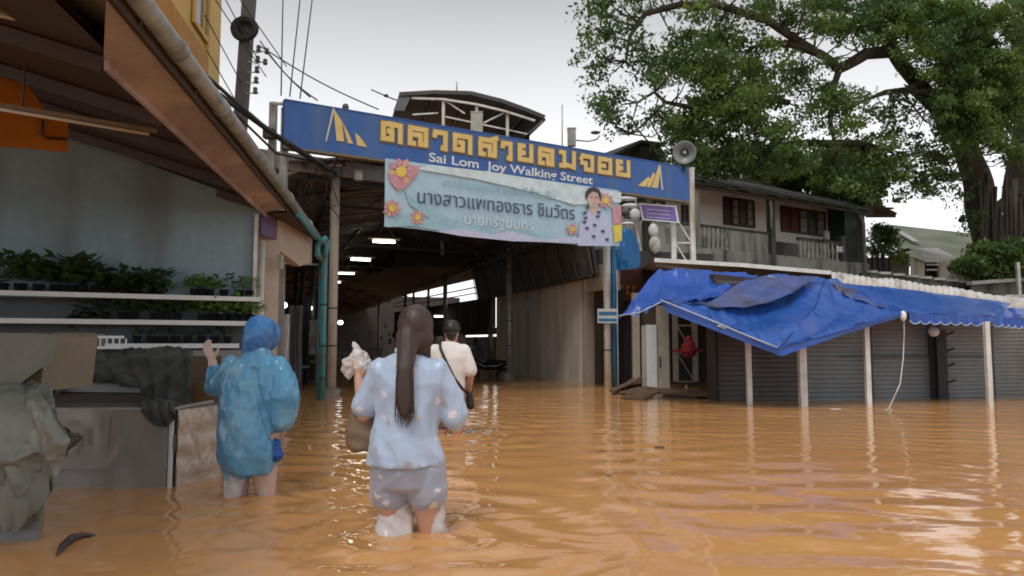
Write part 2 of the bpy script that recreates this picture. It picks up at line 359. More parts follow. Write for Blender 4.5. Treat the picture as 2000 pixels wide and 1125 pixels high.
def props(o, label=None, cat=None, group=None, kind=None):
    if label: o['label'] = label
    if cat: o['category'] = cat
    if group: o['group'] = group
    if kind: o['kind'] = kind
    return o
ORG = {}
def thing(name, loc, label, cat, group=None):
    o = bpy.data.objects.new(name, None); o.location = loc; o.empty_display_size = .1; C.objects.link(o); ORG[o.name] = Vector(loc)
    return props(o, label, cat, group)
def part(name, mb, m, par, label=None, kind=None, mods=None):
    org = ORG[par.name]; me = mb.mesh(name, org, m) if isinstance(mb, MB) else mb
    o = bpy.data.objects.new(name, me); C.objects.link(o); o.parent = par; ORG[o.name] = org
    return props(o, label, None, None, kind)
def single(name, mb, m, label=None, cat=None, group=None, kind=None, loc=None):
    if loc is None: loc = mb.v[0] if kind != 'structure' else (0, 0, 0)
    o = bpy.data.objects.new(name, mb.mesh(name, loc, m)); o.location = loc; C.objects.link(o); ORG[o.name] = Vector(loc)
    return props(o, label, cat, group, kind)
def remesh(mb, voxel, smooth=3, sf=.5, disp=None):
    o = bpy.data.objects.new('tmp', mb.mesh('tmp')); C.objects.link(o)
    r = o.modifiers.new('r', 'REMESH'); r.mode = 'VOXEL'; r.voxel_size = voxel; r.use_smooth_shade = True
    if smooth: q = o.modifiers.new('s', 'SMOOTH'); q.iterations = smooth; q.factor = sf
    me = bpy.data.meshes.new_from_object(o.evaluated_get(bpy.context.evaluated_depsgraph_get()))
    bpy.data.objects.remove(o)
    k = MB(); k.v = [tuple(v.co) for v in me.vertices]
    if disp:
        k.v = [tuple(v.co + v.normal * disp(v.co, v.normal)) for v in me.vertices]
    k.f = [tuple(p.vertices) for p in me.polygons]; k.sm = [True] * len(k.f)
    bpy.data.meshes.remove(me); return k
def moved(mb, f):
    mb.v = [tuple(f(Vector(v))) for v in mb.v]; return mb

# ------------------------------------------------------------------ water and ground
def watermat():
    m = bpy.data.materials.new('flood_water'); m.use_nodes = True; n = m.node_tree.nodes; l = m.node_tree.links
    b = n['Principled BSDF']; b.inputs['Roughness'].default_value = .045; b.inputs['IOR'].default_value = 1.38; b.inputs['Specular IOR Level'].default_value = .55
    g = n.new('ShaderNodeNewGeometry')
    a = n.new('ShaderNodeTexNoise'); a.inputs['Scale'].default_value = .5; a.inputs['Detail'].default_value = 5; l.new(g.outputs['Position'], a.inputs['Vector'])
    k = n.new('ShaderNodeMix'); k.data_type = 'RGBA'; k.inputs[6].default_value = (.60, .305, .115, 1); k.inputs[7].default_value = (.52, .255, .092, 1)
    r = n.new('ShaderNodeMapRange'); r.inputs[1].default_value = .35; r.inputs[2].default_value = .65; l.new(a.outputs[0], r.inputs[0]); l.new(r.outputs[0], k.inputs[0])
    l.new(k.outputs[2], b.inputs['Base Color'])
    mp = n.new('ShaderNodeMapping'); mp.inputs['Rotation'].default_value = (0, 0, math.radians(-12)); mp.inputs['Scale'].default_value = (.45, 1.35, 1); l.new(g.outputs['Position'], mp.inputs[0])
    n1 = n.new('ShaderNodeTexNoise'); n1.inputs['Scale'].default_value = 4.6; n1.inputs['Detail'].default_value = 3; n1.inputs['Roughness'].default_value = .45; l.new(mp.outputs[0], n1.inputs['Vector'])
    bp = n.new('ShaderNodeBump'); bp.inputs['Strength'].default_value = .28; bp.inputs['Distance'].default_value = .014; l.new(n1.outputs[0], bp.inputs['Height'])
    l.new(bp.outputs[0], b.inputs['Normal']); MATS['water'] = m
watermat()
WAKES = [(-.42, 3.62, 1.0), (-1.55, 4.55, .7), (-.62, 7.6, .9)]
def water_h(x, y):
    h = np.zeros_like(x)
    r2 = np.random.default_rng(3)
    for i in range(22):
        lam = r2.uniform(.14, .6); th = math.radians(r2.normal(80, 20)); amp = .0009 * lam / .4 * r2.uniform(.6, 1.3)
        k = 2 * math.pi / lam; ph = r2.uniform(0, 6.28)
        env = .55 + .45 * np.sin(x * r2.uniform(.3, .9) + y * r2.uniform(.2, .7) + ph)
        h += amp * env * np.sin(k * (x * math.cos(th) + y * math.sin(th)) + ph)
    for (cx, cy, s) in WAKES:
        d = np.hypot(x - cx, (y - cy)); lam = .26 + .05 * d
        h += s * .0085 * np.exp(-d / 1.25) * np.sin(2 * math.pi * d / lam + 1.5 * np.sin(3 * np.arctan2(y - cy, x - cx))) * np.clip(d * 4, 0, 1)
        # trailing furrow towards the camera and a choppy patch to either side
        h += s * .0045 * np.exp(-(d / 1.0) ** 2) * np.sin(19 * x + 5 * np.sin(7 * y)) * np.sin(17 * y + 4 * np.sin(6 * x))
    return h
x0, x1, y0, y1, st = -8, 9, 1.2, 17.2, .036
nx, ny = int((x1 - x0) / st), int((y1 - y0) / st)
gx, gy = np.meshgrid(np.linspace(x0, x1, nx + 1), np.linspace(y0, y1, ny + 1))
edge = np.clip(np.minimum(np.minimum(gx - x0, x1 - gx), np.minimum(gy - y0, y1 - gy)) / 1.5, 0, 1)
gz = water_h(gx, gy) * edge
me = bpy.data.meshes.new('flood_water')
co = np.stack([gx, gy, gz], -1).reshape(-1, 3)
outer = np.array([(-260, -60, 0), (260, -60, 0), (260, 460, 0), (-260, 460, 0)], float)
co = np.concatenate([co, outer]); nb = (nx + 1) * (ny + 1)
I = np.arange(ny * nx); jj, ii = I // nx, I % nx
q = np.stack([jj * (nx + 1) + ii, jj * (nx + 1) + ii + 1, (jj + 1) * (nx + 1) + ii + 1, (jj + 1) * (nx + 1) + ii], -1)
c0, c1, c2, c3 = 0, nx, ny * (nx + 1) + nx, ny * (nx + 1)
bl = [nb, nb + 1, nb + 2, nb + 3]
# outer ring: each side is one polygon that shares the inner border's vertices
sides = [[bl[0], bl[1]] + list(range(c1, c0 - 1, -1)), [bl[1], bl[2]] + [j * (nx + 1) + nx for j in range(ny, -1, -1)],
         [bl[2], bl[3]] + [ny * (nx + 1) + i for i in range(0, nx + 1)], [bl[3], bl[0]] + [j * (nx + 1) for j in range(0, ny + 1)]]
me.from_pydata(co.tolist(), [], q.tolist() + sides)
me.polygons.foreach_set('use_smooth', [True] * len(me.polygons)); me.materials.append(M('water')); me.update()
o = bpy.data.objects.new('flood_water', me); C.objects.link(o); props(o, kind='structure')
mat('mud', (.2, .12, .06), .9)
single('ground', MB().add([(-270, -70, -.5), (270, -70, -.5), (270, 470, -.5), (-270, 470, -.5)], [(0, 1, 2, 3)]), 'mud', kind='structure')

# ------------------------------------------------------------------ plant shop on the left
def EP(Y, dz=0, dx=0): return Vector((-2.04 - (Y - 3.84) * .157 + dx, Y, 2.81 + dz))
def IL(Y): return -2.55 - (Y - 4.35) * .15
def ceil_z(x, y): return 2.78 + .31 * max(0, IL(y) - x)
shop = thing('plant_shop', (-4.5, 8.6, 0), 'open-fronted plant shop with teal wall, white shelves and brown sloping ceiling', 'shop')
WP = Plane((X(0, 8.1), 8.1), (X(500, 9.3), 9.3))
us = [-4.0 + i * .45 for i in range(int((WP.L + 4.0) / .45) + 1)] + [WP.L]
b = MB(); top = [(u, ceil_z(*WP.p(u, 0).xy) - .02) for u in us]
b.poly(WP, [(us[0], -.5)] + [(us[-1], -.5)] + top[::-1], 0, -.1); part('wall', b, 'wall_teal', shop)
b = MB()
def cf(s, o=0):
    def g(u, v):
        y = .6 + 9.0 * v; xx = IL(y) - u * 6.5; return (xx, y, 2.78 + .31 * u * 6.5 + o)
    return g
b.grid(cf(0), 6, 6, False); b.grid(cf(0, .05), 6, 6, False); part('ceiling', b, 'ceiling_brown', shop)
b = MB()                                             # far part of roof sheet above ceiling, down to the gutter
b.hexa([(*EP(.6, -.02, -.05).xy, 2.84), (*EP(10.0, -.02, -.05).xy, 2.84), (IL(10) - 6.6, 10, 4.9), (IL(.6) - 6.6, .6, 4.9),
        (*EP(.6, 0, -.05).xy, 2.87), (*EP(10.0, 0, -.05).xy, 2.87), (IL(10) - 6.6, 10, 4.94), (IL(.6) - 6.6, .6, 4.94)])
part('roof', b, 'roof_sheet', shop)
for k in range(7):
    y = 2.2 + k * 1.15
    part('rafter', MB().beam((IL(y) - .05, y, 2.73), (IL(y) - 6.2, y, 2.73 + .31 * 6.2), .06, .1), 'wood_dark', shop)
b = MB()
def board(u, v):
    y0_ = 3.58 + .77 * u; y = y0_ + (9.55 - y0_) * v; a = EP(y).x - .10; i = IL(y); return (a + (i - a) * u, y, 2.765 - .045 * u + .004 * math.sin(y * 5 + u * 2))
b.grid(board, 4, 24); b.grid(lambda u, v: (board(u, v)[0], board(u, v)[1], board(u, v)[2] + .03), 4, 24)
b.beam((IL(4.36) + .015, 4.36, 2.70), (IL(9.55) + .015, 9.55, 2.70), .03, .1)
part('soffit_board', b, 'pink_board', shop, 'long pinkish board along the underside of the eave')
b = MB().beam(EP(2.0, -.03, -.07), EP(9.8, -.03, -.07), .03, .16); part('fascia', b, 'wood_dark', shop)
SZ = [WP.uz(250, 577)[1], WP.uz(250, 626)[1], WP.uz(300, 671)[1]]
for i, z in enumerate(SZ):
    u0 = us[0] if i < 2 else WP.u(150); u1 = WP.u(499) if i < 2 else WP.u(462)
    part('shelf', MB().pbox(WP, u0, u1, z - .055, z, .004, .36), 'shelf_white', shop)
part('back_panel', MB().pbox(WP, us[0], WP.u(494), -.4, SZ[0] - .06, .002, .03), 'shelf_back', shop)
part('corner_post', MB().pbox(WP, WP.u(489), WP.u(496), -.5, 2.62, .03, .09), 'white_post', shop)
part('lower_counter', MB().pbox(WP, WP.u(150), WP.u(466), -.5, SZ[2] - .08, .1, .5), 'grey_panel', shop)
# PVC gutter pipe on the eave
gp = thing('gutter_pipe', EP(3.0), 'long grey round gutter pipe with couplings along the shop eave', 'pipe')
part('pipe', MB().tube([EP(1.0), EP(6, -.0), EP(12.25, -.02)], .062, 16), 'pvc_grey', gp)
for y in (3.2, 4.35, 5.5, 7.1, 9.0, 11.0):
    part('coupling', MB().tube([EP(y, 0), EP(y + .11, 0)], .070, 16), 'pvc_grey', gp)
for y in (2.6, 3.9, 5.0, 6.4, 8.0, 10.0):
    part('strap', MB().beam(EP(y, .07, .0), EP(y, -.075, -.05), .02, .03), 'steel_dark', gp)
ds = thing('downspout', (X(632, 12.2), 12.2, 0), 'blue-green downspout with elbow at the end of the grey gutter', 'pipe')
xd = X(632, 12.2)
part('pipe', MB().tube([(xd, 12.22, -.4), (xd, 12.2, 1.3), (xd, 12.2, 2.45), (xd + .02, 12.2, 2.56), (xd + .02, 12.25, 2.72)], .052, 14), 'cyan_pipe', ds)
part('elbow', MB().tube([(xd + .02, 12.2, 2.76), (xd - .1, 12.1, 2.62), (xd - .1, 12.1, 2.46), (xd - .02, 12.15, 2.38)], .058, 12), 'cyan_pipe', ds)
part('branch_pipe', MB().tube([EP(9.6, -.12, .05), EP(11.6, -.1, .03), (xd + .03, 12.1, 2.66), (xd + .03, 12.1, 2.4)], .035, 10), 'cyan_pipe', ds)
part('thin_pipe', MB().tube([(xd - .09, 12.3, -.4), (xd - .09, 12.3, 2.3)], .035, 10), 'cyan_pipe', ds)
for z in (.35, .9, 1.6): part('clamp', MB().tube([(xd, 12.2, z), (xd, 12.2, z + .03)], .06, 14), 'steel_dark', ds)
# neighbouring beige building end: pillar, header wall and purple strip
nb_ = thing('beige_building', (X(520, 10), 10, 0), 'beige building end with pillar beside the plant shop and purple strip on its eave', 'building')
PP = Plane((X(497, 10.0), 10.0), (X(543, 10.25), 10.25))
part('pillar', MB().pbox(PP, 0.02, PP.L, -.5, 2.72, -.35, 0), 'beige_wall', nb_)
part('round_post', MB().tube([(X(508, 9.7), 9.7, -.4), (X(508, 9.7), 9.7, 2.35)], .045, 12), 'white_post', nb_)
HP_ = Plane((X(541, 10.24), 10.24), (X(607, 12.1), 12.1))
b = MB().poly(HP_, [(0, 2.30), (0, 2.78), (HP_.L, 2.78), (HP_.L, 2.32), (HP_.L * .6, 2.18)], -.12, 0); part('header', b, 'beige_wall', nb_)
part('purple_strip', MB().hexa([EP(9.5, -.40, -.46), EP(12.1, -.30, -.16), EP(12.1, -.30, -.12), EP(9.5, -.40, -.42), EP(9.5, -.09, -.46), EP(12.1, -.08, -.16), EP(12.1, -.08, -.12), EP(9.5, -.09, -.42)]), 'purple_strip', nb_)
part('eave_board', MB().hexa([EP(9.7, -.08, -.42), EP(12.1, -.08, -.4), EP(12.1, -.08, -.05), EP(9.7, -.08, -.05), EP(9.7, -.04, -.42), EP(12.1, -.04, -.4), EP(12.1, -.04, -.05), EP(9.7, -.04, -.05)]), 'wood_dark', nb_)
part('side_wall', MB().box(-9.5, X(497, 10.1), 10.35, 10.5, -.5, 3.6), 'beige_wall', nb_)
part('rail', MB().tube([at(497, 511, 9.9), at(620, 517, 12.3)], .018, 8), 'galv', nb_)
part('socket_box', MB().box(X(543, 10.1), X(551, 10.1), 10.0, 10.1, 2.0, 2.2), 'cream_box', nb_)
# orange boards and tube fixtures under the ceiling
OP = Plane((X(-260, 5.6), 5.2), (X(140, 6.4), 6.4))
b = MB().poly(OP, [OP.uz(*p) for p in ((-250, 60), (-250, 262), (131, 298), (131, 236), (84, 214), (40, 150), (0, 132))], 0, .03)
single('orange_board', b, 'orange_board', 'orange board with a peaked top hanging under the shop ceiling', 'board')
b = MB().tube([OP.px(84, 236, .06), OP.px(82, 262, .06), OP.px(92, 270, .06), OP.px(131, 272, .06)], .012, 6)
single('bracket', b, 'wood_dark', 'thin dark bracket on the corner of the orange board', 'bracket')
for lab, a, c in (('pale tube fixture hanging in front of the orange board', at(-60, 196, 5.2), at(305, 256, 6.2)), ('pale tube fixture high above the orange board near the roof edge', at(-60, 8, 4.0), at(112, 44, 4.6))):
    t = thing('tube_fixture', a, lab, 'light fixture', 'unlit tube fixtures in the plant shop')
    part('housing', MB().beam(a, c, .05, .03), 'pipe_cream', t)
    part('tube', MB().tube([a - Vector((0, 0.03, .035)), c - Vector((.05, 0.03, .035))], .014, 8), 'shelf_white', t)
    for q in (.25, .8): k = a.lerp(c, q); part('hanger', MB().beam(k, (k.x, k.y, ceil_z(k.x, k.y)), .012), 'steel_dark', t)
single('roof_stay', MB().tube([at(150, 40, 5.0), at(178, 72, 5.2), at(163, -20, 5.3)], .012, 6), 'galv', 'bent thin metal stay hanging beside the pink eave board', 'stay')
# yellow building above the gutter
YB = Plane((X(180, 8.5), 6.2), (X(407, 15), 15.0))
yb = thing('yellow_building', YB.p(YB.L, 0, -.1), 'yellow and orange upper storey rising behind the plant shop roof', 'building')
part('wall', MB().pbox(YB, 0, YB.L - .9, 3.9, 12, -3, -.02), 'yellow_wall', yb)
part('corner_wall', MB().pbox(YB, YB.L - .9, YB.L, 3.9, 12, -3, .06), 'yellow_wall', yb)
a0, z0 = YB.uz(300, 20); a1, z1 = YB.uz(398, 95)
part('orange_band', MB().poly(YB, [(YB.uz(284, -10)), (YB.uz(318, -10)), (YB.uz(400, 108)), (YB.uz(400, 160)), YB.uz(375, 160)], .0, .07), 'orange_wall', yb)
w0 = YB.u(352); w1 = YB.u(392)
wz0, wz1 = YB.uz(372, 38)[1], YB.uz(372, -60)[1]
wf = part('window', MB().pbox(YB, w0, w0 + .09, wz0, wz1, 0, .05).pbox(YB, w1 - .09, w1, wz0, wz1, 0, .05).pbox(YB, w0 + .09, w1 - .09, wz0, wz0 + .09, 0, .05).pbox(YB, (w0 + w1) / 2 - .03, (w0 + w1) / 2 + .03, wz0 + .09, wz1, 0, .05), 'yellow_wall', yb)
part('pane', MB().pbox(YB, w0 + .09, w1 - .09, wz0 + .09, wz1, -.01, .01), 'window_glass', wf)

# potted plants on the shelves
def foliage_mb(c, r, h, n, ls, seed, droop=0):
    rr = random.Random(seed); b = MB()
    for i in range(n):
        t = rr.uniform(0, 6.28); q = rr.uniform(.1, 1) ** .6; z = rr.uniform(.1, 1) * h
        p = Vector(c) + Vector((math.cos(t) * r * q, math.sin(t) * r * q * .8, z - droop * q * q))
        d = Vector((math.cos(t), math.sin(t), rr.uniform(-.4, 1.0) - droop * 2)).normalized(); s = d.cross(Vector((0, 0, 1))).normalized() * ls * .32; k = ls * rr.uniform(.7, 1.3)
        b.add([p, p + d * k * .5 + s, p + d * k, p + d * k * .5 - s + Vector((0, 0, ls * .1))], [(0, 1, 2), (0, 2, 3)])
    return b
def pot_mb(c, r, h): return MB().lathe(c, [(0.001, 0), (r * .75, 0), (r, h), (r * 1.1, h), (r * 1.1, h * .86), (r * .98, h * .86)][:4] + [(r * .9, h), (r * .88, h * .9), (0.001, h * .9)], 12)
def plant(px, sh, size, mt, label, seed, droop=0, group=None, leaf=.09, n=None, front=.18):
    size *= .66; n = n or int(34 + size * 200); u = WP.u(px); p = WP.p(u, SZ[sh] + .002, front); t = thing('potted_plant', p, label, 'plant', group)
    part('pot', pot_mb(p, .045 + size * .08, .09), 'pot_black', t)
    part('foliage', foliage_mb(p + Vector((0, 0, .09)), size * .8, size, n or int(60 + size * 260), leaf, seed, droop), mt, t, kind='stuff')
G0, G1, G2 = 'plants on the upper white shelf', 'plants on the middle white shelf', 'plants on the lowest white shelf'
ORD = ('first', 'second', 'third', 'fourth', 'fifth', 'sixth', 'seventh')
L0 = ' of the dark bushy plants from the left on the shaded upper shelf'
for i, (px, s) in enumerate(((5, .42), (40, .48), (75, .34), (108, .42), (135, .48), (158, .38), (185, .32))):
    plant(px, 0, s, 'leaf_pot', ORD[i] + L0, i, group=G0, leaf=.13)
for i, (px, s) in enumerate(((215, .24), (240, .34), (264, .3), (286, .3), (304, .38))):
    plant(px, 0, s, 'leaf_pot', ORD[i] + ' from the left of the leafy green plants on the middle of the upper shelf', 20 + i, group=G0, leaf=.12, droop=.1)
for i, (px, s) in enumerate(((375, .2), (390, .24), (405, .18))):
    plant(px, 0, s, 'leaf_pot_bright', ORD[i] + ' from the left of the low bright green plants right of the upper shelf gap', 30 + i, group=G0, leaf=.08)
plant(432, 0, .26, 'leaf_pot', 'small sparse sapling with dark leaves near the upper shelf end', 34, leaf=.09, n=26)
plant(462, 0, .26, 'leaf_pot', 'thin upright plant beside the corner post on the upper shelf', 35, leaf=.07, n=34)
plant(481, 0, .24, 'leaf_pot_bright', 'feathery light green plant touching the corner post', 36, leaf=.06)
plant(170, 1, .26, 'leaf_pot', 'dark trailing plant hanging past the middle shelf with a red pot', 40, droop=.2, leaf=.12)
for i, (px, s) in enumerate(((206, .2), (240, .18), (262, .16), (300, .2), (322, .17), (345, .15))):
    plant(px, 1, s, 'leaf_pot', ORD[i] + ' from the left of the small dark plants on the middle shelf', 50 + i, group=G1, leaf=.08)
for i, (px, s) in enumerate(((392, .24), (412, .28), (432, .28), (450, .3), (470, .3), (486, .22))):
    plant(px, 1, s, 'leaf_pot_bright', ORD[i] + ' from the left of the bright yellow-green plants on the middle shelf', 60 + i, group=G1, leaf=.10)
for i, (px, s) in enumerate(((268, .1), (296, .2), (318, .22), (342, .12), (366, .1), (392, .1), (442, .1))):
    plant(px, 2, s, 'leaf_pot', ORD[i] + ' from the left of the tiny potted seedlings on the lowest shelf', 70 + i, group=G2, leaf=.06, n=24)
plant(418, 2, .2, 'leaf_pot', 'pale star-leaved seedling between tiny pots on the lowest shelf', 78, leaf=.08, n=22)

# counters and covered goods at the shop front
def cloth(name, ctrl, m, label, cat, nu=60, nv=40, amp=.03, f=6, seed=0, group=None, par=None, thick=.006, foldu=0, ff=9):
    """ctrl: rows of 3-D points (top row first); smooth surface through them with folds along its normal"""
    ctrl = [[Vector(p) for p in r] for r in ctrl]
    def cr(P, t):
        n = len(P) - 1; x = min(t * n, n - 1e-6); i = int(x); w = x - i
        p0, p1, p2, p3 = P[max(i - 1, 0)], P[i], P[i + 1], P[min(i + 2, n)]
        return .5 * ((2 * p1) + (-p0 + p2) * w + (2 * p0 - 5 * p1 + 4 * p2 - p3) * w * w + (-p0 + 3 * p1 - 3 * p2 + p3) * w ** 3)
    def S(u, v): return cr([cr(r, u) for r in ctrl], v)
    def fn(u, v):
        p = S(u, v); e_ = .01
        n = (S(min(u + e_, 1), v) - S(max(u - e_, 0), v)).cross(S(u, min(v + e_, 1)) - S(u, max(v - e_, 0)))
        n = n.normalized() if n.length > 1e-9 else Vector((0, -1, 0))
        if n.y > 0: n = -n
        a = amp * .5 * wob(p, f, seed) + amp * ridge(p, f * 1.1, seed) + amp * .35 * ridge(p, f * 2.7, seed + 5)
        a += foldu * (.3 + .7 * v) * (abs(math.sin(ff * u + 1.3 * math.sin(4 * v + seed) + seed)) - .5)
        return p + n * a
    b = MB().grid(fn, nu, nv)
    if par is not None: return part(name, b, m, par, label)
    return single(name, b, m, label, cat, group)
rr0 = random.Random(3)
mat('dim_a', (.09, .10, .115), .6); mat('dim_b', (.16, .15, .135), .6); mat('dim_c', (.12, .085, .06), .6, (.18, .13, .09), 9)
mat('case_pane', (.62, .58, .54), .14, (.5, .47, .43), 3, spec=.9, alpha=.34, fine=0, bump=.5, bscale=5, wave=(1, 1, .4))
cs = thing('display_case', (-2.8, 4.8, 0), 'long glass-fronted display case standing in the water under dark canvas', 'display case')
part('body', MB().box(-3.6, -2.262, 4.83, 5.45, -.5, .505), 'case_glass', cs)
part('rim', MB().box(-3.6, -2.25, 4.80, 4.84, .506, .52).box(-2.275, -2.25, 4.845, 5.46, .506, .52), 'galv', cs)
part('corner_post', MB().box(-2.272, -2.25, 4.81, 4.828, -.5, .504), 'shelf_white', cs)
part('plastic_front', MB().grid(lambda u, v: (-3.55 + 1.28 * u, 4.790 - .012 * ridge((u * 1.3, 0, v * .5), 11, 2) - .02 * (1 - v) * math.sin(u * 9) ** 2, -.1 + .61 * v), 90, 36), 'case_pane', cs, 'wrinkled clear plastic over the case front')
for i in range(14):
    a = -3.25 + .07 * i + rr0.uniform(0, .03); part('goods', MB().box(a, a + rr0.uniform(.03, .08), 4.822, 4.829, .22 + rr0.uniform(-.12, .08), .40 + rr0.uniform(-.08, .07)), ('dim_a', 'dim_b', 'dim_c')[i % 3], cs)
part('inner_shelf', MB().box(-3.5, -2.28, 4.812, 4.829, .10, .115), 'dim_b', cs)
ps = thing('wrapped_crate', (-2.2, 5.0, 0), 'crate wrapped in clear plastic beside the person in the blue raincoat', 'crate')
b = MB().hexa([(-2.245, 4.86, -.5), (-2.10, 5.25, -.5), (-2.3, 5.6, -.5), (-2.5, 5.5, -.5), (-2.245, 4.86, .50), (-2.10, 5.25, .49), (-2.3, 5.6, .49), (-2.5, 5.5, .5)])
part('body', b, 'plastic_sheet', ps)
PQ = Plane((-2.245, 4.86), (-2.10, 5.25))
part('wrap', MB().grid(lambda u, v: tuple(PQ.p(u * PQ.L, -.1 + .6 * v, .012 + .012 * wob((u, v * 2, 0), 7))), 16, 24), 'plastic_sheet', ps)
single('cardboard_box', MB().box(X(363, 5.7), X(432, 5.7), 5.7, 6.1, .44, .64), 'cardboard', 'brown cardboard box behind the plastic-wrapped crate', 'box')
gl = thing('canvas_counter', (-3.0, 5.5, 0), 'counter covered with a dark crumpled canvas behind the display case', 'counter')
part('counter', MB().box(-3.8, -2.50, 5.5, 6.2, -.5, .84), 'wood_dark', gl)
part('grey_board', MB().hexa([(-3.5, 5.46, .585), (-2.72, 5.46, .575), (-2.72, 5.49, .575), (-3.5, 5.49, .585), (-3.5, 5.46, .70), (-2.66, 5.46, .69), (-2.66, 5.49, .69), (-3.5, 5.49, .70)]), 'grey_panel', gl)
YC = 5.42
r0 = [(X(p, 6.2), 6.2, .87) for p in (60, 130, 200, 270, 330, 372)]
r1 = [(X(p, YC + .05), YC + .05, .90 + .02 * math.sin(i * 2)) for i, p in enumerate((90, 150, 210, 270, 330, 380))]
r2 = [(X(p, YC), YC - .04, z) for p, z in ((92, .76), (150, .74), (205, .76), (270, .74), (330, .76), (384, .76))]
r3 = [(X(p, YC), YC - .02, z) for p, z in ((96, .60), (150, .66), (210, .68), (285, .62), (325, .52), (378, .50))]
r4 = [(X(p, YC), YC, z) for p, z in ((98, .52), (150, .65), (215, .67), (292, .58), (322, .40), (362, .42))]
part('plank', MB().box(X(110, 5.5) , X(300, 5.5), 5.40, 5.455, .71, .735), 'wood_dark', gl)
cloth('canvas', [r0, r1, r2, r3, r4], 'canvas_dark', None, None, 130, 60, .035, 8, 2, par=gl, foldu=.045, ff=26)
fr = thing('wooden_box', at(150, 665, 5.9), 'shallow open wooden box standing on the canvas-covered counter', 'frame')
FP = Plane((X(110, 5.9), 5.9), (X(186, 5.95), 5.95))
part('top_rail', MB().pbox(FP, 0, FP.L, 1.0, 1.035, 0, .06), 'plywood', fr)
part('side_rail', MB().pbox(FP, FP.L - .04, FP.L, .86, .999, 0, .06), 'plywood', fr)
part('side_rail', MB().pbox(FP, 0, .04, .86, .999, 0, .06), 'plywood', fr)
part('backing', MB().pbox(FP, .041, FP.L - .041, .86, .999, 0.01, .02), 'cardboard', fr)
wr = thing('white_rack', at(220, 680, 5.6), 'small white plastic rack beside the wooden frame', 'rack')
RP = Plane((X(188, 5.6), 5.6), (X(256, 5.65), 5.65))
part('end_block', MB().pbox(RP, 0, .07, .88, 1.02, 0, .16), 'plywood', wr)
for z in (.905, .985): part('rail', MB().pbox(RP, .071, RP.L, z, z + .02, 0.14, .16), 'shelf_white', wr)
for k in range(5): part('bar', MB().pbox(RP, .08 + k * .045, .09 + k * .045, .926, .984, .14, .15), 'shelf_white', wr)
# front stack at the left edge
st_ = thing('covered_stack', (-2.5, 3.7, 0), 'stack of goods under pale olive canvas at the left edge, standing in the water', 'stack')
part('carton', MB().hexa([(-3.2, 3.56, -.5), (-2.27, 3.52, -.5), (-2.46, 3.85, -.5), (-3.2, 3.95, -.5), (-3.2, 3.56, .64), (-2.27, 3.52, .64), (-2.46, 3.85, .64), (-3.2, 3.95, .64)]), 'grey_panel', st_)
part('crate', MB().hexa([(-3.3, 3.86, .70), (-2.52, 3.86, .69), (-2.50, 4.3, .69), (-3.3, 4.3, .70), (-3.3, 3.86, 1.0), (-2.50, 3.86, .985), (-2.48, 4.3, .985), (-3.3, 4.3, 1.0)]), 'plywood', st_)
Y1 = 3.62
R = [[(X(p, 3.84), 3.84, z) for p, z in ((-160, 1.01), (-60, 1.01), (20, 1.0), (70, 1.0), (114, .99))],
     [(X(p, 3.78), 3.78, z) for p, z in ((-160, .88), (-60, .86), (20, .84), (75, .86), (113, .90))],
     [(X(p, 3.74), 3.74, z) for p, z in ((-160, .70), (-60, .68), (0, .68), (60, .76), (110, .86))]]
cloth('top_canvas', R, 'canvas', None, None, 50, 24, .006, 6, 4, par=st_, foldu=.012, ff=7)
R = [[(X(p, 3.85), 3.85, z) for p, z in ((-160, .71), (-60, .72), (20, .73), (70, .74), (104, .72))],
     [(X(p, 3.5), 3.50, z) for p, z in ((-160, .62), (-60, .64), (20, .66), (80, .66), (118, .62))],
     [(X(p, 3.42), 3.42, z) for p, z in ((-160, .45), (-60, .46), (20, .42), (90, .46), (140, .50))],
     [(X(p, 3.44), 3.44, z) for p, z in ((-160, .38), (-60, .34), (20, .36), (70, .36), (132, .38))],
     [(X(p, 3.46), 3.46, z) for p, z in ((-160, .3), (-60, .3), (20, .22), (60, .14), (122, .26))],
     [(X(p, 3.46), 3.46, z) for p, z in ((-160, .2), (-60, .2), (16, .1), (52, .06), (100, .2))]]
cloth('side_canvas', R, 'canvas_shine', None, None, 150, 120, .05, 8, 1, par=st_, foldu=.06, ff=11)
R = [[(X(p, 3.47), 3.47, z) for p, z in ((10, .35), (45, .33), (80, .33), (112, .34))],
     [(X(p, 3.44), 3.44, z) for p, z in ((10, .2), (40, .2), (75, .2), (112, .22))],
     [(X(p, 3.45), 3.45, z) for p, z in ((18, .05), (36, .06), (58, .07), (84, .14))]]
cloth('hanging_flap', R, 'canvas', None, None, 30, 24, .012, 9, 7, par=st_, foldu=.03, ff=8)
R = [[(X(p, 3.6), 3.6, z) for p, z in ((95, .52), (125, .54), (150, .50))], [(X(p, 3.62), 3.62, z) for p, z in ((100, .42), (130, .46), (172, .47))], [(X(p, 3.64), 3.64, z) for p, z in ((104, .30), (124, .34), (140, .40))]]
cloth('loose_corner', R, 'canvas_shine', None, None, 30, 24, .02, 9, 5, par=st_, foldu=.02, ff=8)
R = [[(X(p, 5.3), 5.25, .535) for p in (285, 310, 340, 366)], [(X(p, 4.84), 4.80, z) for p, z in ((288, .54), (312, .55), (338, .55), (352, .54))], [(X(p, 4.78), 4.775, z) for p, z in ((284, .50), (305, .42), (335, .40), (352, .47))]]
cloth('hanging_canvas', R, 'canvas_dark', None, None, 40, 30, .02, 9, 6, par=gl, foldu=.025, ff=12)
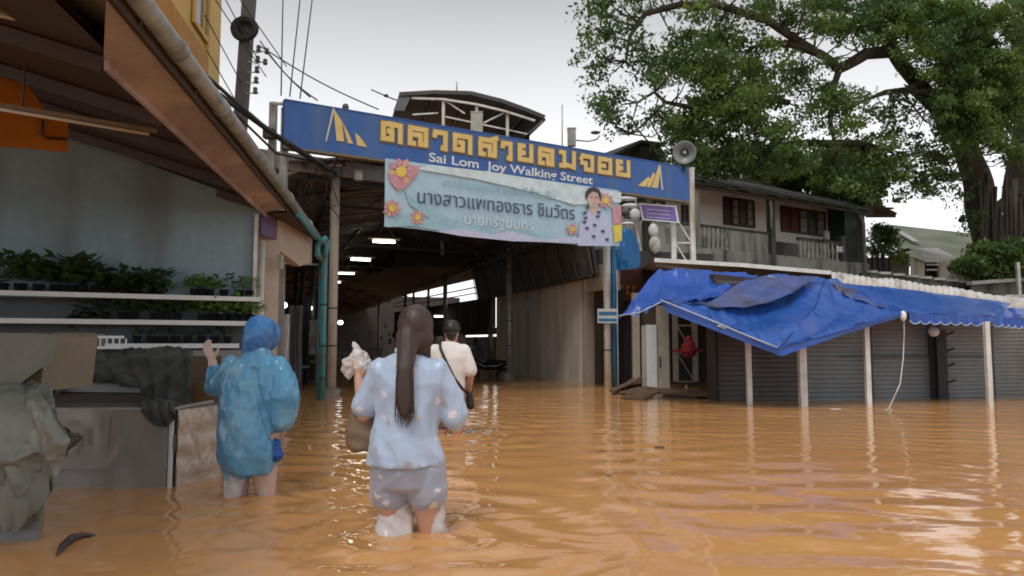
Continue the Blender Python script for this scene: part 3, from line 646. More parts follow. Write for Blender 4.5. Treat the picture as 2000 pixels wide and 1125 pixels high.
# pod floating in front
b = MB(); pts = [at(*p) for p in ((112, 1084, 3.0), (122, 1068, 3.05), (140, 1053, 3.12), (162, 1044, 3.17), (186, 1044, 3.2))]
pts = []
for px_, py_ in ((111, 1084), (122, 1066), (140, 1052), (162, 1045), (186, 1045)):
    r = ray(px_, py_); t = (.012 - EYE) / r.z; pts.append(Vector((0, 0, EYE)) + r * t)
single('floating_pod', b.tube(pts, [.004, .016, .022, .015, .004], 10), 'pod', 'dark curved seed pod floating near the left edge', 'pod')
for i, (px_, py_, s, lab) in enumerate(((1288, 874, .05, 'small dark scrap of debris floating mid-water on the right'), (1188, 930, .025, 'tiny dark speck of debris floating in the reflection of the white post'), (1632, 799, .10, 'small pale scrap floating in front of the shutters'), (1735, 800, .07, 'small pale scrap floating under the hanging cord'))):
    r = ray(px_, py_); t = (0 - EYE) / r.z; p = Vector((0, 0, EYE)) + r * t
    single('debris', MB().ell(p, (s, s * .6, .012), 8, 5), 'pod' if i < 2 else 'plastic_white', lab, 'debris')

# ------------------------------------------------------------------ covered market hall
B0 = Vector((-3.35, 13.4, 0)); NV = Vector((.9462, .3236, 0)); AV = Vector((-.3236, .9462, 0))
def hp(s, t, z): return B0 + NV * s + AV * t + Vector((0, 0, z))
hall = thing('market_hall', hp(2.7, 10, 0), 'long dark covered market hall with steel roof behind the blue sign', 'market hall')
PROF = [(-1.6, 4.12), (0, 4.36), (2.7, 4.85), (5.4, 3.98), (6.3, 3.72)]
def T0(s): return -.35 + .33 * max(s, 0)
def roofz(s):
    for (a, za), (b_, zb) in zip(PROF, PROF[1:]):
        if a <= s <= b_: return za + (zb - za) * (s - a) / (b_ - a)
    return PROF[0][1] if s < -1.6 else PROF[-1][1]
b = MB()
for (a, za), (c, zc) in zip(PROF, PROF[1:]):
    b.hexa([hp(a, T0(a), za), hp(c, T0(c), zc), hp(c, 46, zc), hp(a, 46, za), hp(a, T0(a), za + .04), hp(c, T0(c), zc + .04), hp(c, 46, zc + .04), hp(a, 46, za + .04)])
part('roof_sheet', b, 'hall_roof', hall)
b = MB().hexa([hp(-1.6, -.5, 4.10), hp(5.5, T0(5.5) - .12, 4.14), hp(5.5, T0(5.5) - .07, 4.14), hp(-1.6, -.45, 4.10), hp(-1.6, -.5, 4.42), hp(5.5, T0(5.5) - .12, 4.42), hp(5.5, T0(5.5) - .07, 4.42), hp(-1.6, -.45, 4.42)])
part('front_fascia', b, 'fascia_grey', hall)
part('front_beam', MB().beam(hp(-1.6, -.35, 4.04), hp(6.0, T0(6), 4.04), .10, .10), 'steel_dark', hall)
for t in range(2, 44, 6):                    # roof frames
    b = MB()
    for (a, za), (c, zc) in zip(PROF, PROF[1:]): b.beam(hp(a, t + .3, za - .10), hp(c, t + .3, zc - .10), .06, .10)
    b.beam(hp(0, t + .3, 4.0), hp(5.4, t + .3, 3.85), .05, .06)
    for s in (.9, 1.8, 2.7, 3.6, 4.5): b.beam(hp(s, t + .3, 4.0 - s * .028), hp(s + (.45 if s < 2.7 else -.45), t + .3, roofz(s) - .12), .035)
    part('roof_truss', b, 'steel_dark', hall)
for k in range(10):
    s = -1.3 + k * .72; part('purlin', MB().beam(hp(s, T0(s) + .05, roofz(s) - .06), hp(s, 45, roofz(s) - .06), .05, .05), 'steel_dark', hall)
rr = random.Random(5)
for k in range(34):                          # pale battens seen under the first bays
    t = .35 + k * .23; s0 = rr.uniform(.1, .5); s1 = rr.uniform(1.0, 2.1)
    part('batten', MB().beam(hp(s0, t, roofz(s0) - .16 - .05 * rr.random()), hp(s1, t + rr.uniform(-.1, .1), roofz(s1) - .2), .07, .03), 'hall_batten', hall)
def column(name, s, t, z1, w, m, lab, grp=None, base=True):
    c = thing(name, hp(s, t, 0), lab, 'column', grp)
    part('shaft', MB().tube([hp(s, t, -.45), hp(s, t, z1)], w, 14), m, c)
    if base: part('base', MB().box(hp(s, t, 0).x - w * 1.5, hp(s, t, 0).x + w * 1.5, hp(s, t, 0).y - w * 1.5, hp(s, t, 0).y + w * 1.5, -.45, .12), 'concrete', c)
    for z in (.9, 1.6): part('band', MB().tube([hp(s, t, z), hp(s, t, z + .025)], w * 1.06, 14), 'steel_dark', c)
    return c
column('hall_column', 0, 0, 4.1, .085, 'cream_post', 'tall pale round column beside the blue-green downspout')
for t, lab in ((6.2, 'first dark column behind the pale column on the left of the hall'), (12.4, 'second dark column along the left side of the hall'), (19, 'third dark column deep on the left side of the hall')):
    column('hall_column', 0, t, 4.1, .07, 'steel_dark', lab, 'dark columns on the left of the hall', False)
column('hall_column', 5.4, 5.66, 3.7, .09, 'galv', 'grey column standing in front of the beige shop walls')
column('hall_column', 5.4, 13.5, 3.7, .085, 'galv', 'grey column behind the person in the white shirt')
for t, lab in ((22, 'thin far column in the middle of the dark hall'), (31, 'farthest thin column in the dark hall')):
    column('hall_column', 5.4, t, 3.7, .07, 'steel_dark', lab, None, False)
b = MB()
b.beam(hp(5.4, 1.6, 3.85), hp(5.4, 44, 3.85), .07, .07).beam(hp(5.4, 1.6, 3.5), hp(5.4, 44, 3.5), .06, .06)
for k in range(70):
    t = 1.6 + k * .62; b.beam(hp(5.4, t, 3.5), hp(5.4, t + .31, 3.85), .03).beam(hp(5.4, t + .31, 3.85), hp(5.4, t + .62, 3.5), .03)
part('side_truss', b, 'steel_dark', hall)
for k in range(40):                          # scraps of light metal along the truss
    t = 2 + k * .55 + rr.random() * .2; part('bracket', MB().beam(hp(5.36, t, 3.52), hp(5.36, t + .16, 3.56 + rr.random() * .1), .03), 'fascia_grey', hall)
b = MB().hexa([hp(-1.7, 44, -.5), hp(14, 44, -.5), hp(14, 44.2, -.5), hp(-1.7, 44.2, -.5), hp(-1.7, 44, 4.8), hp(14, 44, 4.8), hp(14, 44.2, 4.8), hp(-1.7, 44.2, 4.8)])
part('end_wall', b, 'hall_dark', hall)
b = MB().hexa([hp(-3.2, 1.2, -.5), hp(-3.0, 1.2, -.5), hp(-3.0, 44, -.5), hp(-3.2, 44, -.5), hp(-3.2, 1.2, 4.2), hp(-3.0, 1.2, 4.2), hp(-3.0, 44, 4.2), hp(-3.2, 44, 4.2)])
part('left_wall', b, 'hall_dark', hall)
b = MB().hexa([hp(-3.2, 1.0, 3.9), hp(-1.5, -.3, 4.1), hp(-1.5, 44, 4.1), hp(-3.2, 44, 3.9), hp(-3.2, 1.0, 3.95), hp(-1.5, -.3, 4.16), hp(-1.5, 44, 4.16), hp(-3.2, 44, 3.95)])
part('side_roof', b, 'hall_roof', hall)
LG = 'lit tube lights under the market hall roof'
for (px, py, Y, w, lab) in ((750, 472, 20, .80, 'nearest and largest lit tube light under the hall roof'), (704.5, 507, 24.4, .86, 'lit tube light second from the hall entrance'), (676, 534, 29, .86, 'lit tube light third from the hall entrance'), (657, 551, 33, .5, 'smallest lit tube light deepest along the left roof'), (858, 618, 30, .55, 'lit tube light low beside the white-shirted person')):
    c = at(px, py, Y); t = thing('tube_light', c, lab, 'light', LG)
    part('tube', MB().tube([c - NV * w * .38, c + NV * w * .38], .036, 10), 'tube_light' if Y < 28 else 'tube_far', t)
    part('tray', MB().beam(c - NV * (w / 2 + .06) + Vector((0, 0, .09)), c + NV * (w / 2 + .06) + Vector((0, 0, .09)), .16, .05), 'fascia_grey', t)
# stalls, lamps and hanging clothes on the left side, seen between column and pillar
for (px, py, Y, s, lab) in ((604, 602, 19, .09, 'small bright lamp between the hanging clothes on the left'), (552, 619, 16, .08, 'small round bright lamp behind the blue hood'), (665, 630, 24, .09, 'small pale lamp right of the pale column'), (553, 596, 17, .10, 'white lamp high between the left stalls')):
    c = at(px, py, Y); single('lamp', MB().ell(c, (s, s, s * .8), 10, 7), 'tube_far', lab, 'lamp')
for (px, Y, w, z0, z1, m, lab) in ((557, 14.6, .20, .55, 1.55, 'lightbox', 'white cloth hanging left of the dark post in the stalls'), (578, 14.9, .3, .0, 1.75, 'grey_cloth', 'long dark grey garment hanging beside the white cloth'), (620, 16.5, .36, .7, 1.5, 'cloth_mix', 'mottled garment hanging behind the blue-green downspout'), (600, 17, .2, -.2, 2.1, 'black', 'black tall cloth hanging in the stall doorway')):
    x = X(px, Y)
    R = [[(x - w / 2 + w * k / 3, Y + .04 * math.sin(k * 2), z) for k in range(4)] for z in (z1, (z0 + z1) / 2, z0)]
    cloth('hanging_cloth', R, m, lab, 'cloth', 20, 20, .02, 9, px, foldu=.06, ff=9)
for i, (px, Y, w, z0, z1) in enumerate(((566, 16, .5, -.4, .45), (640, 21, 1.0, -.4, .7), (612, 19, .5, -.4, .5), (690, 27, 1.6, .2, .5), (715, 30, 1.4, -.3, .75))):
    x = X(px, Y); t = thing('stall_table', (x, Y, 0), ('low stall table behind the raincoat wearer', 'stall table right behind the pale column', 'stall table between the dark posts', 'far stall table in the dark of the hall', 'stall table behind the hand holding the white bag')[i], 'table', 'stall tables inside the hall')
    part('top', MB().box(x - w / 2, x + w / 2, Y, Y + .8, z1 - .05, z1), 'hall_batten', t)
    for q in (-1, 1): part('leg', MB().box(x + q * w * .45 - .03, x + q * w * .45 + .03, Y + .02, Y + .08, -.5, z1 - .051), 'steel_dark', t)
for i in range(14):                                 # small goods on stalls, blurred in the gloom
    px = rr.uniform(655, 765); Y = rr.uniform(22, 33); py = rr.uniform(632, 668); c = at(px, py, Y); s = rr.uniform(.03, .08)
    single('hanging_item', MB().box(c.x - s * .7, c.x + s * .7, c.y - s * .3, c.y + s * .3, c.z - s * 1.4, c.z + s * 1.4), ('cloth_mix', 'hall_batten', 'grey_cloth', 'grey_panel')[i % 4], 'small item hanging among stalls in the dark hall', 'goods', 'small goods hanging in the dark hall')

# right side of the hall: shop walls, panel band, clerestory, dark doorway
RPn = Plane((X(1180, 16.5), 16.5), (X(950, 25.3), 25.3))
rs = thing('beige_shops', RPn.p(0, 0), 'row of beige closed shops under a dark panelled eave on the right of the hall', 'building')
def rpx(px): return RPn.u(px)
z_lo, z_hi = 2.55, 3.67
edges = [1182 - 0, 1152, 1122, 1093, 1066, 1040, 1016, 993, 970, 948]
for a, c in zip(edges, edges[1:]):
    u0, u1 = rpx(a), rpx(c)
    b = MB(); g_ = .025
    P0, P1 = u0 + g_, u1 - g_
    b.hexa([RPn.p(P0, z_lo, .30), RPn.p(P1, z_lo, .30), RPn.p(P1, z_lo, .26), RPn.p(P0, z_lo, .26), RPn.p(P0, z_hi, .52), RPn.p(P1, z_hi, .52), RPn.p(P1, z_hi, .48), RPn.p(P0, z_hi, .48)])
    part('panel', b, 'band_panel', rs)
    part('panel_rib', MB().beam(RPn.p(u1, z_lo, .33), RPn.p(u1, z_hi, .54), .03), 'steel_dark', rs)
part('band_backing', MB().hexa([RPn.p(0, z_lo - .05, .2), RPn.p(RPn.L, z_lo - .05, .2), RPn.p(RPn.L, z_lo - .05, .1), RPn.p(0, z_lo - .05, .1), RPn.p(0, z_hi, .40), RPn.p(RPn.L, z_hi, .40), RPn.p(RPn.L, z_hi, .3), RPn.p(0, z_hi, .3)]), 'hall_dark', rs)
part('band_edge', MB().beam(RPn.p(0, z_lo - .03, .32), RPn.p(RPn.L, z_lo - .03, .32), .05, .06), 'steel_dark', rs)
w1, w2, w3, w4 = rpx(1142), rpx(1050), rpx(962), RPn.L
part('wall', MB().pbox(RPn, w1, w2, -.5, 2.75, -.4, .02), 'beige_panel', rs, 'plain beige wall panel')
part('wall', MB().pbox(RPn, w2 + .003, w3, -.5, 2.75, -.4, -.14), 'beige_panel', rs)
part('door_post', MB().pbox(RPn, w1 - .12, w1 - .003, -.5, 2.5, -.4, .06), 'beige_wall', rs)
part('lintel', MB().pbox(RPn, 0.0, w1 - .001, 2.2, 2.8, -.42, .0), 'beige_wall', rs)
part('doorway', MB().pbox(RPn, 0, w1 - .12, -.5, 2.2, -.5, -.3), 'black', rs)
u_, z_ = RPn.uz(1034, 593)
part('wall_sign', MB().pbox(RPn, RPn.u(1049) + .02, RPn.u(1018), z_ - .11, z_ + .11, -.138, -.10), 'shelf_white', rs)
# facade turning towards the right with dark opening and brown signboard
F2 = Plane((X(1182, 16.6), 16.6), (X(1410, 17.6), 17.6))
part('side_wall', MB().pbox(F2, 0, F2.L, -.5, 3.2, -.6, -.3), 'hall_dark', rs)
part('signboard', MB().pbox(F2, .03, F2.u(1262), 1.95, 2.75, -.29, -.2), 'maroon', rs, 'dark red-brown signboard above the dark opening')
part('grey_door', MB().pbox(F2, F2.u(1206), F2.u(1228), -.5, 1.95, -.29, -.25), 'black', rs)
# letters on the dim signboard
for i in range(5):
    u = .15 + i * .17; part('letter', MB().pbox(F2, u, u + .09, 2.12, 2.17, -.199, -.19).pbox(F2, u, u + .03, 2.171, 2.34, -.199, -.19).pbox(F2, u + .04, u + .09, 2.28, 2.33, -.199, -.19), 'orange_wall', rs)
t = thing('corner_pillar', (X(1241, 16.2), 16.2, 0), 'slim beige pillar left of the dark gap under the tarpaulin tip', 'pillar')
part('shaft', MB().box(X(1235, 16.2), X(1249, 16.2), 16.2, 16.35, -.5, 2.1), 'beige_wall', t); part('base', MB().box(X(1233, 16.15), X(1251, 16.15), 16.15, 16.4, -.5, .03), 'concrete', t)
t = thing('pale_cabinet', (X(1285, 14.6), 14.6, 0), 'pale tall cabinet under the left corner of the blue tarpaulins', 'cabinet')
part('body', MB().box(X(1283, 14.4), X(1306, 14.4), 14.4, 15, -.5, 1.72), 'cream_post', t)
part('side_panel', MB().box(X(1262, 14.35), X(1282, 14.35), 14.35, 14.9, -.5, 1.33), 'shelf_white', t)
part('dark_top', MB().box(X(1258, 14.5), X(1282, 14.5), 14.5, 14.8, 1.34, 1.75), 'wood_dark', t)
part('handle', MB().box(X(1287, 14.36), X(1289, 14.36), 14.36, 14.395, .5, .7), 'steel_dark', t)
# lean-to of the right aisle further back with sky gap
b = MB().hexa([hp(5.5, 15.5, 3.5), hp(7.6, 14.0, 3.14), hp(9.2, 44, 3.0), hp(5.5, 44, 3.5), hp(5.5, 15.5, 3.54), hp(7.6, 14.0, 3.18), hp(9.2, 44, 3.04), hp(5.5, 44, 3.54)])
FW = Plane((X(958, 25.6), 25.6), (X(770, 37.6), 37.6))
aw = thing('aisle_building', FW.p(0, 0), 'dark low building along the aisle with a bright gap of sky above it', 'building')
zt = .94 + 96 / 1400 * 26
part('wall', MB().pbox(FW, 0, FW.L, 1.55, 2.62, -.2, 0), 'concrete_dark', aw)
part('lintel', MB().pbox(FW, 0, FW.L, 1.3, 1.545, -.3, .1), 'hall_dark', aw)
for i, px in enumerate((958, 905, 850, 800, 772)): part('post', MB().pbox(FW, FW.u(px), FW.u(px) + .14, -.5, 1.3, -.1, .04), 'concrete', aw)
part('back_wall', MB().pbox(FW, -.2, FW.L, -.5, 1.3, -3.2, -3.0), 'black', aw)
part('louvre', MB().pbox(FW, 0, FW.L, 3.08, 3.11, -.1, 0), 'hall_batten', aw)
part('louvre', MB().pbox(FW, 1, FW.L, 2.86, 2.885, -.1, 0), 'hall_batten', aw)
for px in (947, 868, 835, 806): part('gap_post', MB().pbox(FW, FW.u(px), FW.u(px) + .12, 2.62, 3.5, -.08, 0), 'steel_dark', aw)
part('roof', MB().hexa([FW.p(0, 3.42, -.1), FW.p(FW.L, 3.42, -.1), FW.p(FW.L, 3.95, 2.6), FW.p(0, 3.95, 2.6), FW.p(0, 3.47, -.1), FW.p(FW.L, 3.47, -.1), FW.p(FW.L, 4.0, 2.6), FW.p(0, 4.0, 2.6)]), 'hall_roof', aw)
# bright goods seen deep in the aisle opening
for (px, py, Y, w, h_, m, lab) in ((925, 690, 27.5, .5, .7, 'lightbox', 'bright pale goods rack deep in the aisle opening'), (897, 662, 27, .2, .55, 'lightbox', 'narrow bright poster beside the capped head'), (962, 640, 25.9, .1, .6, 'cloth_mix', 'thin pale strip beside the aisle opening')):
    c = at(px, py, Y); t = thing('goods_rack', c, lab, 'rack')
    for i in range(6): part('item', MB().box(c.x - w / 2 + w / 6 * i, c.x - w / 2 + w / 6 * (i + .8), c.y, c.y + .1, c.z - h_ / 2 * rr.uniform(.6, 1), c.z + h_ / 2 * rr.uniform(.6, 1)), 'lightbox' if i % 2 else 'cloth_mix', t)
mb_ = thing('motorbike', at(950, 722, 21.5), 'black parked motorbike half under water beside the beige wall', 'motorbike')
c = at(952, 722, 21.5)
for q in (-.5, .5): part('wheel', MB().lathe((c.x + q, c.y, -.05), [(.17, -.05), (.27, -.05), (.29, 0), (.27, .05), (.17, .05)], 18, (0, 1, 0)), 'rubber', mb_)
part('body', MB().chain([(c.x - .5, c.y, .5), (c.x - .1, c.y, .28), (c.x + .3, c.y, .3), (c.x + .6, c.y, .42)], [.07, .13, .13, .06]), 'black_gloss', mb_)
part('seat', MB().ell((c.x + .25, c.y, .42), (.33, .12, .07)), 'rubber', mb_)
part('handlebar', MB().tube([(c.x - .42, c.y - .3, .72), (c.x - .48, c.y, .66), (c.x - .42, c.y + .3, .72)], .018, 6), 'steel_dark', mb_)
part('mirror', MB().ell((c.x - .45, c.y - .3, .85), (.06, .02, .04)), 'galv', mb_)
part('fork', MB().tube([(c.x - .47, c.y, .66), (c.x - .5, c.y, -.05)], .03, 6), 'steel_dark', mb_)

# ------------------------------------------------------------------ blue sign gate
GP = Plane((X(545, 11.6), 11.6), (X(1350, 16.2), 16.2))
ZB, ZT = 4.20, 4.98
gate = thing('sign_gate', GP.p(GP.L / 2, 0), 'long blue market sign with yellow Thai letters spanning the street on steel posts', 'sign')
part('sign_panel', MB().pbox(GP, 0, GP.L, ZB, ZT, -.14, 0), 'sign_blue', gate)
part('bottom_edge', MB().pbox(GP, 0, GP.L, ZB - .035, ZB - .001, -.14, .012), 'sign_brown', gate)
part('top_edge', MB().pbox(GP, 0, GP.L, ZT + .001, ZT + .02, -.14, .01), 'sign_blue', gate)
def strokes(lines, x0, x1, z0, z1, w, o0, o1):
    """flat letter built of fat straight strokes with mitre-free square ends"""
    b = MB(); k = 0
    for ln in lines:
        pts = [(x0 + (x1 - x0) * a, z0 + (z1 - z0) * c) for a, c in ln]
        for (a, c) in zip(pts, pts[1:]):
            d = Vector((c[0] - a[0], c[1] - a[1])); L = d.length
            if L < 1e-6: continue
            d /= L; n = Vector((-d.y, d.x)) * w / 2; e_ = d * w * .42; k += 1; q = .0004 * k
            P_ = [(a[0] - e_.x + n.x, a[1] - e_.y + n.y), (c[0] + e_.x + n.x, c[1] + e_.y + n.y), (c[0] + e_.x - n.x, c[1] + e_.y - n.y), (a[0] - e_.x - n.x, a[1] - e_.y - n.y)]
            b.poly(GP, P_, o0, o1 + q)
    return b
K = {'to': [[(.1, .08), (.1, .9), (.4, .92), (.5, .8), (.6, .92), (.9, .9), (.9, 0)], [(.1, .08), (.5, .08), (.5, .52), (.36, .52)]],
     'do': [[(.1, .08), (.1, .9), (.9, .9), (.9, 0)], [(.1, .08), (.5, .08), (.5, .52), (.36, .52)]],
     'lo': [[(.1, .72), (.12, .92), (.9, .9), (.9, .05), (.62, .05)], [(.62, .05), (.62, .56), (.1, .56), (.1, .05), (.3, .05)]],
     'so': [[(.1, .72), (.12, .92), (.9, .9), (.9, .05), (.62, .05)], [(.62, .05), (.62, .56), (.1, .56), (.1, .05), (.3, .05)], [(.62, .92), (1.0, 1.1)]],
     'aa': [[(.1, .68), (.14, .9), (.8, .9), (.8, 0), (.62, .02)]],
     'yo': [[(.38, .92), (.1, .92), (.1, .6), (.38, .5)], [(.38, .5), (.1, .42), (.1, .08), (.9, .08), (.9, .98)]],
     'mo': [[(.05, .92), (.28, .92), (.28, .08), (.05, .08)], [(.28, .2), (.9, .06)], [(.9, .98), (.9, .05)]],
     'jo': [[(.1, .72), (.2, .92), (.9, .9), (.9, .06), (.42, .06), (.42, .46), (.14, .46)]],
     'or': [[(.1, .74), (.12, .92), (.9, .9), (.9, .06), (.1, .06), (.1, .48), (.46, .48)]]}
ZL0, ZL1 = ZB + .345, ZB + .345 + .335
for k, a, c in (('to', 737, 781), ('lo', 791, 832), ('aa', 841, 873), ('do', 881, 920), ('so', 932, 969), ('aa', 978, 1001), ('yo', 1011, 1041), ('lo', 1051, 1083), ('mo', 1094, 1126), ('jo', 1134, 1162), ('or', 1170, 1198), ('yo', 1206, 1234)):
    u0, u1 = GP.u(a), GP.u(c)
    L_ = part('letter', strokes(K[k], u0, u1, ZL0, ZL1, .135, .002, .010), 'sign_brown', gate)
    part('letter_face', strokes(K[k], u0 + .005, u1 - .01, ZL0 + .01, ZL1, .092, .016, .024), 'sign_yellow', L_)
def logo(pts_list, line):
    for pl in pts_list: part('logo_sail', MB().poly(GP, [GP.uz(*p) for p in pl], .002, .012), 'sign_yellow', gate)
    part('logo_line', MB().poly(GP, [GP.uz(*p) for p in line], .002, .010), 'sign_pale', gate)
logo([[(651, 212), (667, 236), (672, 277), (657, 275)], [(668, 238), (681, 262), (689, 281), (679, 280)], [(693, 259), (703, 268), (717, 288), (697, 284)]], [(650, 210), (653, 214), (638, 277), (635, 275)])
logo([[(1287, 322), (1290, 326), (1284, 368), (1272, 366)], [(1276, 336), (1279, 342), (1269, 366), (1262, 365)], [(1266, 345), (1270, 350), (1259, 365), (1246, 363)]], [(1287, 324), (1289, 322), (1295, 371), (1292, 371)])
def textmesh(s, P, px0, px1, zbase, hgt, off, offset=.0, squash=True):
    c = bpy.data.curves.new('t', 'FONT'); c.body = s; c.offset = offset; c.extrude = 0; c.resolution_u = 3
    o = bpy.data.objects.new('t', c); C.objects.link(o); bpy.context.view_layer.update()
    me = bpy.data.meshes.new_from_object(o.evaluated_get(bpy.context.evaluated_depsgraph_get()))
    vs = [v.co.copy() for v in me.vertices]; fs = [tuple(p.vertices) for p in me.polygons]
    bpy.data.objects.remove(o); bpy.data.curves.remove(c); bpy.data.meshes.remove(me)
    xa, xb = min(v.x for v in vs), max(v.x for v in vs); u0, u1 = P.u(px0), P.u(px1); k = (u1 - u0) / (xb - xa)
    par_ = list(range(len(vs)))
    def fd(i):
        while par_[i] != i: par_[i] = par_[par_[i]]; i = par_[i]
        return i
    for f in fs:
        for j in f[1:]: par_[fd(j)] = fd(f[0])
    isl = {}
    for i in range(len(vs)): isl.setdefault(fd(i), []).append(i)
    sp = sorted((min(vs[i].x for i in g), max(vs[i].x for i in g), r_) for r_, g in isl.items()); word = {}; w_ = 0; end = None
    for a, c, r_ in sp:
        if end is not None and a - end > .2: w_ += 1
        end = c if end is None else max(end, c); word[r_] = w_
    out = []
    for q in range(w_ + 1):
        keep = [f for f in fs if word[fd(f[0])] == q]; ids = sorted({i for f in keep for i in f}); ix = {i: n for n, i in enumerate(ids)}
        b = MB(); b.add([P.p(u0 + (vs[i].x - xa) * k, zbase + vs[i].y * hgt, off) for i in ids], [tuple(ix[i] for i in f) for f in keep]); out.append(b)
    return out
for w_ in textmesh('Sai Lom  Joy Walking Street', GP, 834, 1160, ZB + .085, .235, .008, .018): part('sign_word', w_, 'sign_white', gate)
# posts and lattice towers
for (pa, pb, z0, z1, nm) in ((521, 545, -.5, 5.0, 0), (1319, 1357, .10, 5.02, 1)):
    Y_ = 11.75 if nm == 0 else 16.3
    xa, xb = X(pa, Y_), X(pb, Y_)
    for xx, top in ((xa, z1 if nm == 0 else 4.0), (xb, z1 if nm else 4.9)): part('post', MB().box(xx - .055, xx + .055, Y_, Y_ + .11, z0, top), 'white_post' if nm else 'galv', gate)
    n = 6; H_ = (3.9 - z0) / n
    for k in range(n):
        a = z0 + k * H_; q = (xa + .056, xb - .056) if k % 2 == 0 or nm else (xb - .056, xa + .056)
        part('brace', MB().beam((q[0], Y_ + .05, a + H_ * .95), (q[1], Y_ + .05, a + .05), .03), 'white_post' if nm else 'galv', gate)
        part('rung', MB().beam((xa + .056, Y_ + .055, a), (xb - .056, Y_ + .055, a), .035), 'white_post' if nm else 'galv', gate)
for px in (700, 860, 1000, 1130, 1265): 
    u = GP.u(px); part('back_brace', MB().beam(GP.p(u, ZB + .05, -.2), GP.p(u, ZT - .05, -.2), .05), 'galv', gate)
part('bracket', MB().beam((X(518, 11.7), 11.7, 4.95), (X(560, 11.7), 11.7, 4.94), .04), 'galv', gate)
part('bracket', MB().box(X(507, 11.7), X(528, 11.7), 11.6, 11.75, 4.35, 4.5), 'steel_dark', gate)
part('bulb_bracket', MB().lathe(GP.p(GP.u(668), ZT + .02, -.05), [(.05, 0), (.06, .05), (.04, .1), (.001, .11)], 10), 'steel_dark', gate)
for (a, c) in (((660, 300), (650, 335)), ((668, 300), (690, 318)), ((1255, 385), (1290, 372))): part('stay', MB().beam(GP.px(a[0], a[1], -.1), GP.px(c[0], c[1], -.7), .035), 'steel_dark', gate)
pw = thing('white_pole', (X(1186, 15.7), 15.7, 0), 'white steel pole with a small blue and white plate in front of the dark doorway', 'pole')
part('shaft', MB().tube([(X(1186, 15.7), 15.7, -.4), (X(1186, 15.7), 15.7, 4.1)], .078, 16), 'white_post', pw)
part('band', MB().tube([(X(1186, 15.7), 15.7, .8), (X(1186, 15.7), 15.7, .83)], .082, 16), 'steel_dark', pw)
SP = Plane((X(1167, 15.55), 15.55), (X(1206, 15.57), 15.57))
pl = part('plate', MB().pbox(SP, 0, SP.L, SP.uz(1187, 631)[1], SP.uz(1187, 603)[1], 0, .015), 'shelf_white', pw)
part('stripe', MB().pbox(SP, .03, SP.L - .02, SP.uz(1187, 616)[1], SP.uz(1187, 609)[1], .016, .02), 'blue_pipe', pl)
part('stripe', MB().pbox(SP, .02, SP.L - .02, SP.uz(1187, 628)[1], SP.uz(1187, 622)[1], .016, .02), 'blue_pipe', pl)
bp_ = thing('blue_pole', (X(1198, 15.9), 15.9, 0), 'blue pole standing close behind the white pole', 'pole')
part('shaft', MB().tube([(X(1199, 15.9), 15.9, -.4), (X(1199, 15.9), 15.9, 3.6)], .062, 12), 'blue_pipe', bp_); part('stripe', MB().tube([(X(1206, 15.9), 15.92, -.4), (X(1206, 15.9), 15.92, 2.6)], .016, 8), 'shelf_white', bp_)
# banner
BP = Plane(tuple((GP.a + GP.n * .06).xy), tuple((GP.b + GP.n * .06).xy))
bn = thing('banner', BP.p(BP.u(980), ZB), 'long pale blue printed vinyl banner with Thai text and flowers hung under the blue sign', 'banner')
bu0, bu1 = BP.u(748), BP.u(1214); bz0, bz1 = BP.uz(748, 442)[1], ZB + .02
def bz(u): return bz0 + (BP.uz(1214, 482)[1] - bz0) * (u - bu0) / (bu1 - bu0)
def bsag(u, v): return .012 * math.sin(9 * u + 3 * v) * (1 - v)
part('sheet', MB().grid(lambda a, c: tuple(BP.p(bu0 + (bu1 - bu0) * a, bz(bu0 + (bu1 - bu0) * a) * (1 - c) + bz1 * c + .012 * math.sin(a * 21) * (1 - c), bsag(a * 6, c) - .02)), 60, 8), 'banner', bn)
def bpoly(pts, m, o, name='print', lab=None): part(name, MB().poly(BP, [BP.uz(*p) for p in pts], o, o + .004), m, bn, lab)
bpoly([(755, 444), (800, 441), (870, 452), (960, 466), (1060, 473), (1140, 478), (1130, 470), (1010, 452), (880, 428), (820, 400), (790, 372), (800, 400), (840, 428), (790, 420)], 'banner_teal', .0)
bpoly([(930, 350), (1040, 375), (1120, 400), (1213, 395), (1213, 376), (1060, 352), (960, 336), (840, 322), (812, 330)], 'banner_light', .001)
bpoly([(850, 452), (900, 446), (960, 458), (1000, 452), (1060, 468), (1120, 462), (1160, 476), (1000, 471), (900, 461)], 'banner_lilac', .006)
def flower(cx, cy, r, seed):
    rr = random.Random(seed)
    for k in range(9):
        t = math.pi * 2 * k / 9 + seed; a = .33
        P_ = [(cx + r * .2 * math.cos(t), cy + r * .2 * math.sin(t)), (cx + r * .8 * math.cos(t - a), cy + r * .8 * math.sin(t - a)), (cx + r * rr.uniform(.95, 1.2) * math.cos(t), cy + r * 1.1 * math.sin(t)), (cx + r * .8 * math.cos(t + a), cy + r * .8 * math.sin(t + a))]
        bpoly(P_, 'banner_pink' if k % 3 else 'banner_orange', .008 + .001 * k, 'petal_print')
    bpoly([(cx + r * .42 * math.cos(t * .785), cy + r * .42 * math.sin(t * .785)) for t in range(8)], 'banner_yellow', .02, 'flower_centre')
flower(783, 336, 26, 1); flower(765, 407, 17, 2); flower(815, 425, 14, 3); flower(1117, 448, 11, 4); flower(1182, 392, 15, 5)
bpoly([(758, 342), (780, 338), (822, 322), (812, 345), (790, 368), (776, 372), (764, 358)], 'banner_pink', .006, 'petal_print')
bpoly([(1196, 440), (1214, 438), (1214, 470), (1200, 474)], 'banner_yellow', .006); bpoly([(1195, 405), (1213, 400), (1213, 436), (1197, 438)], 'banner_pink', .006)
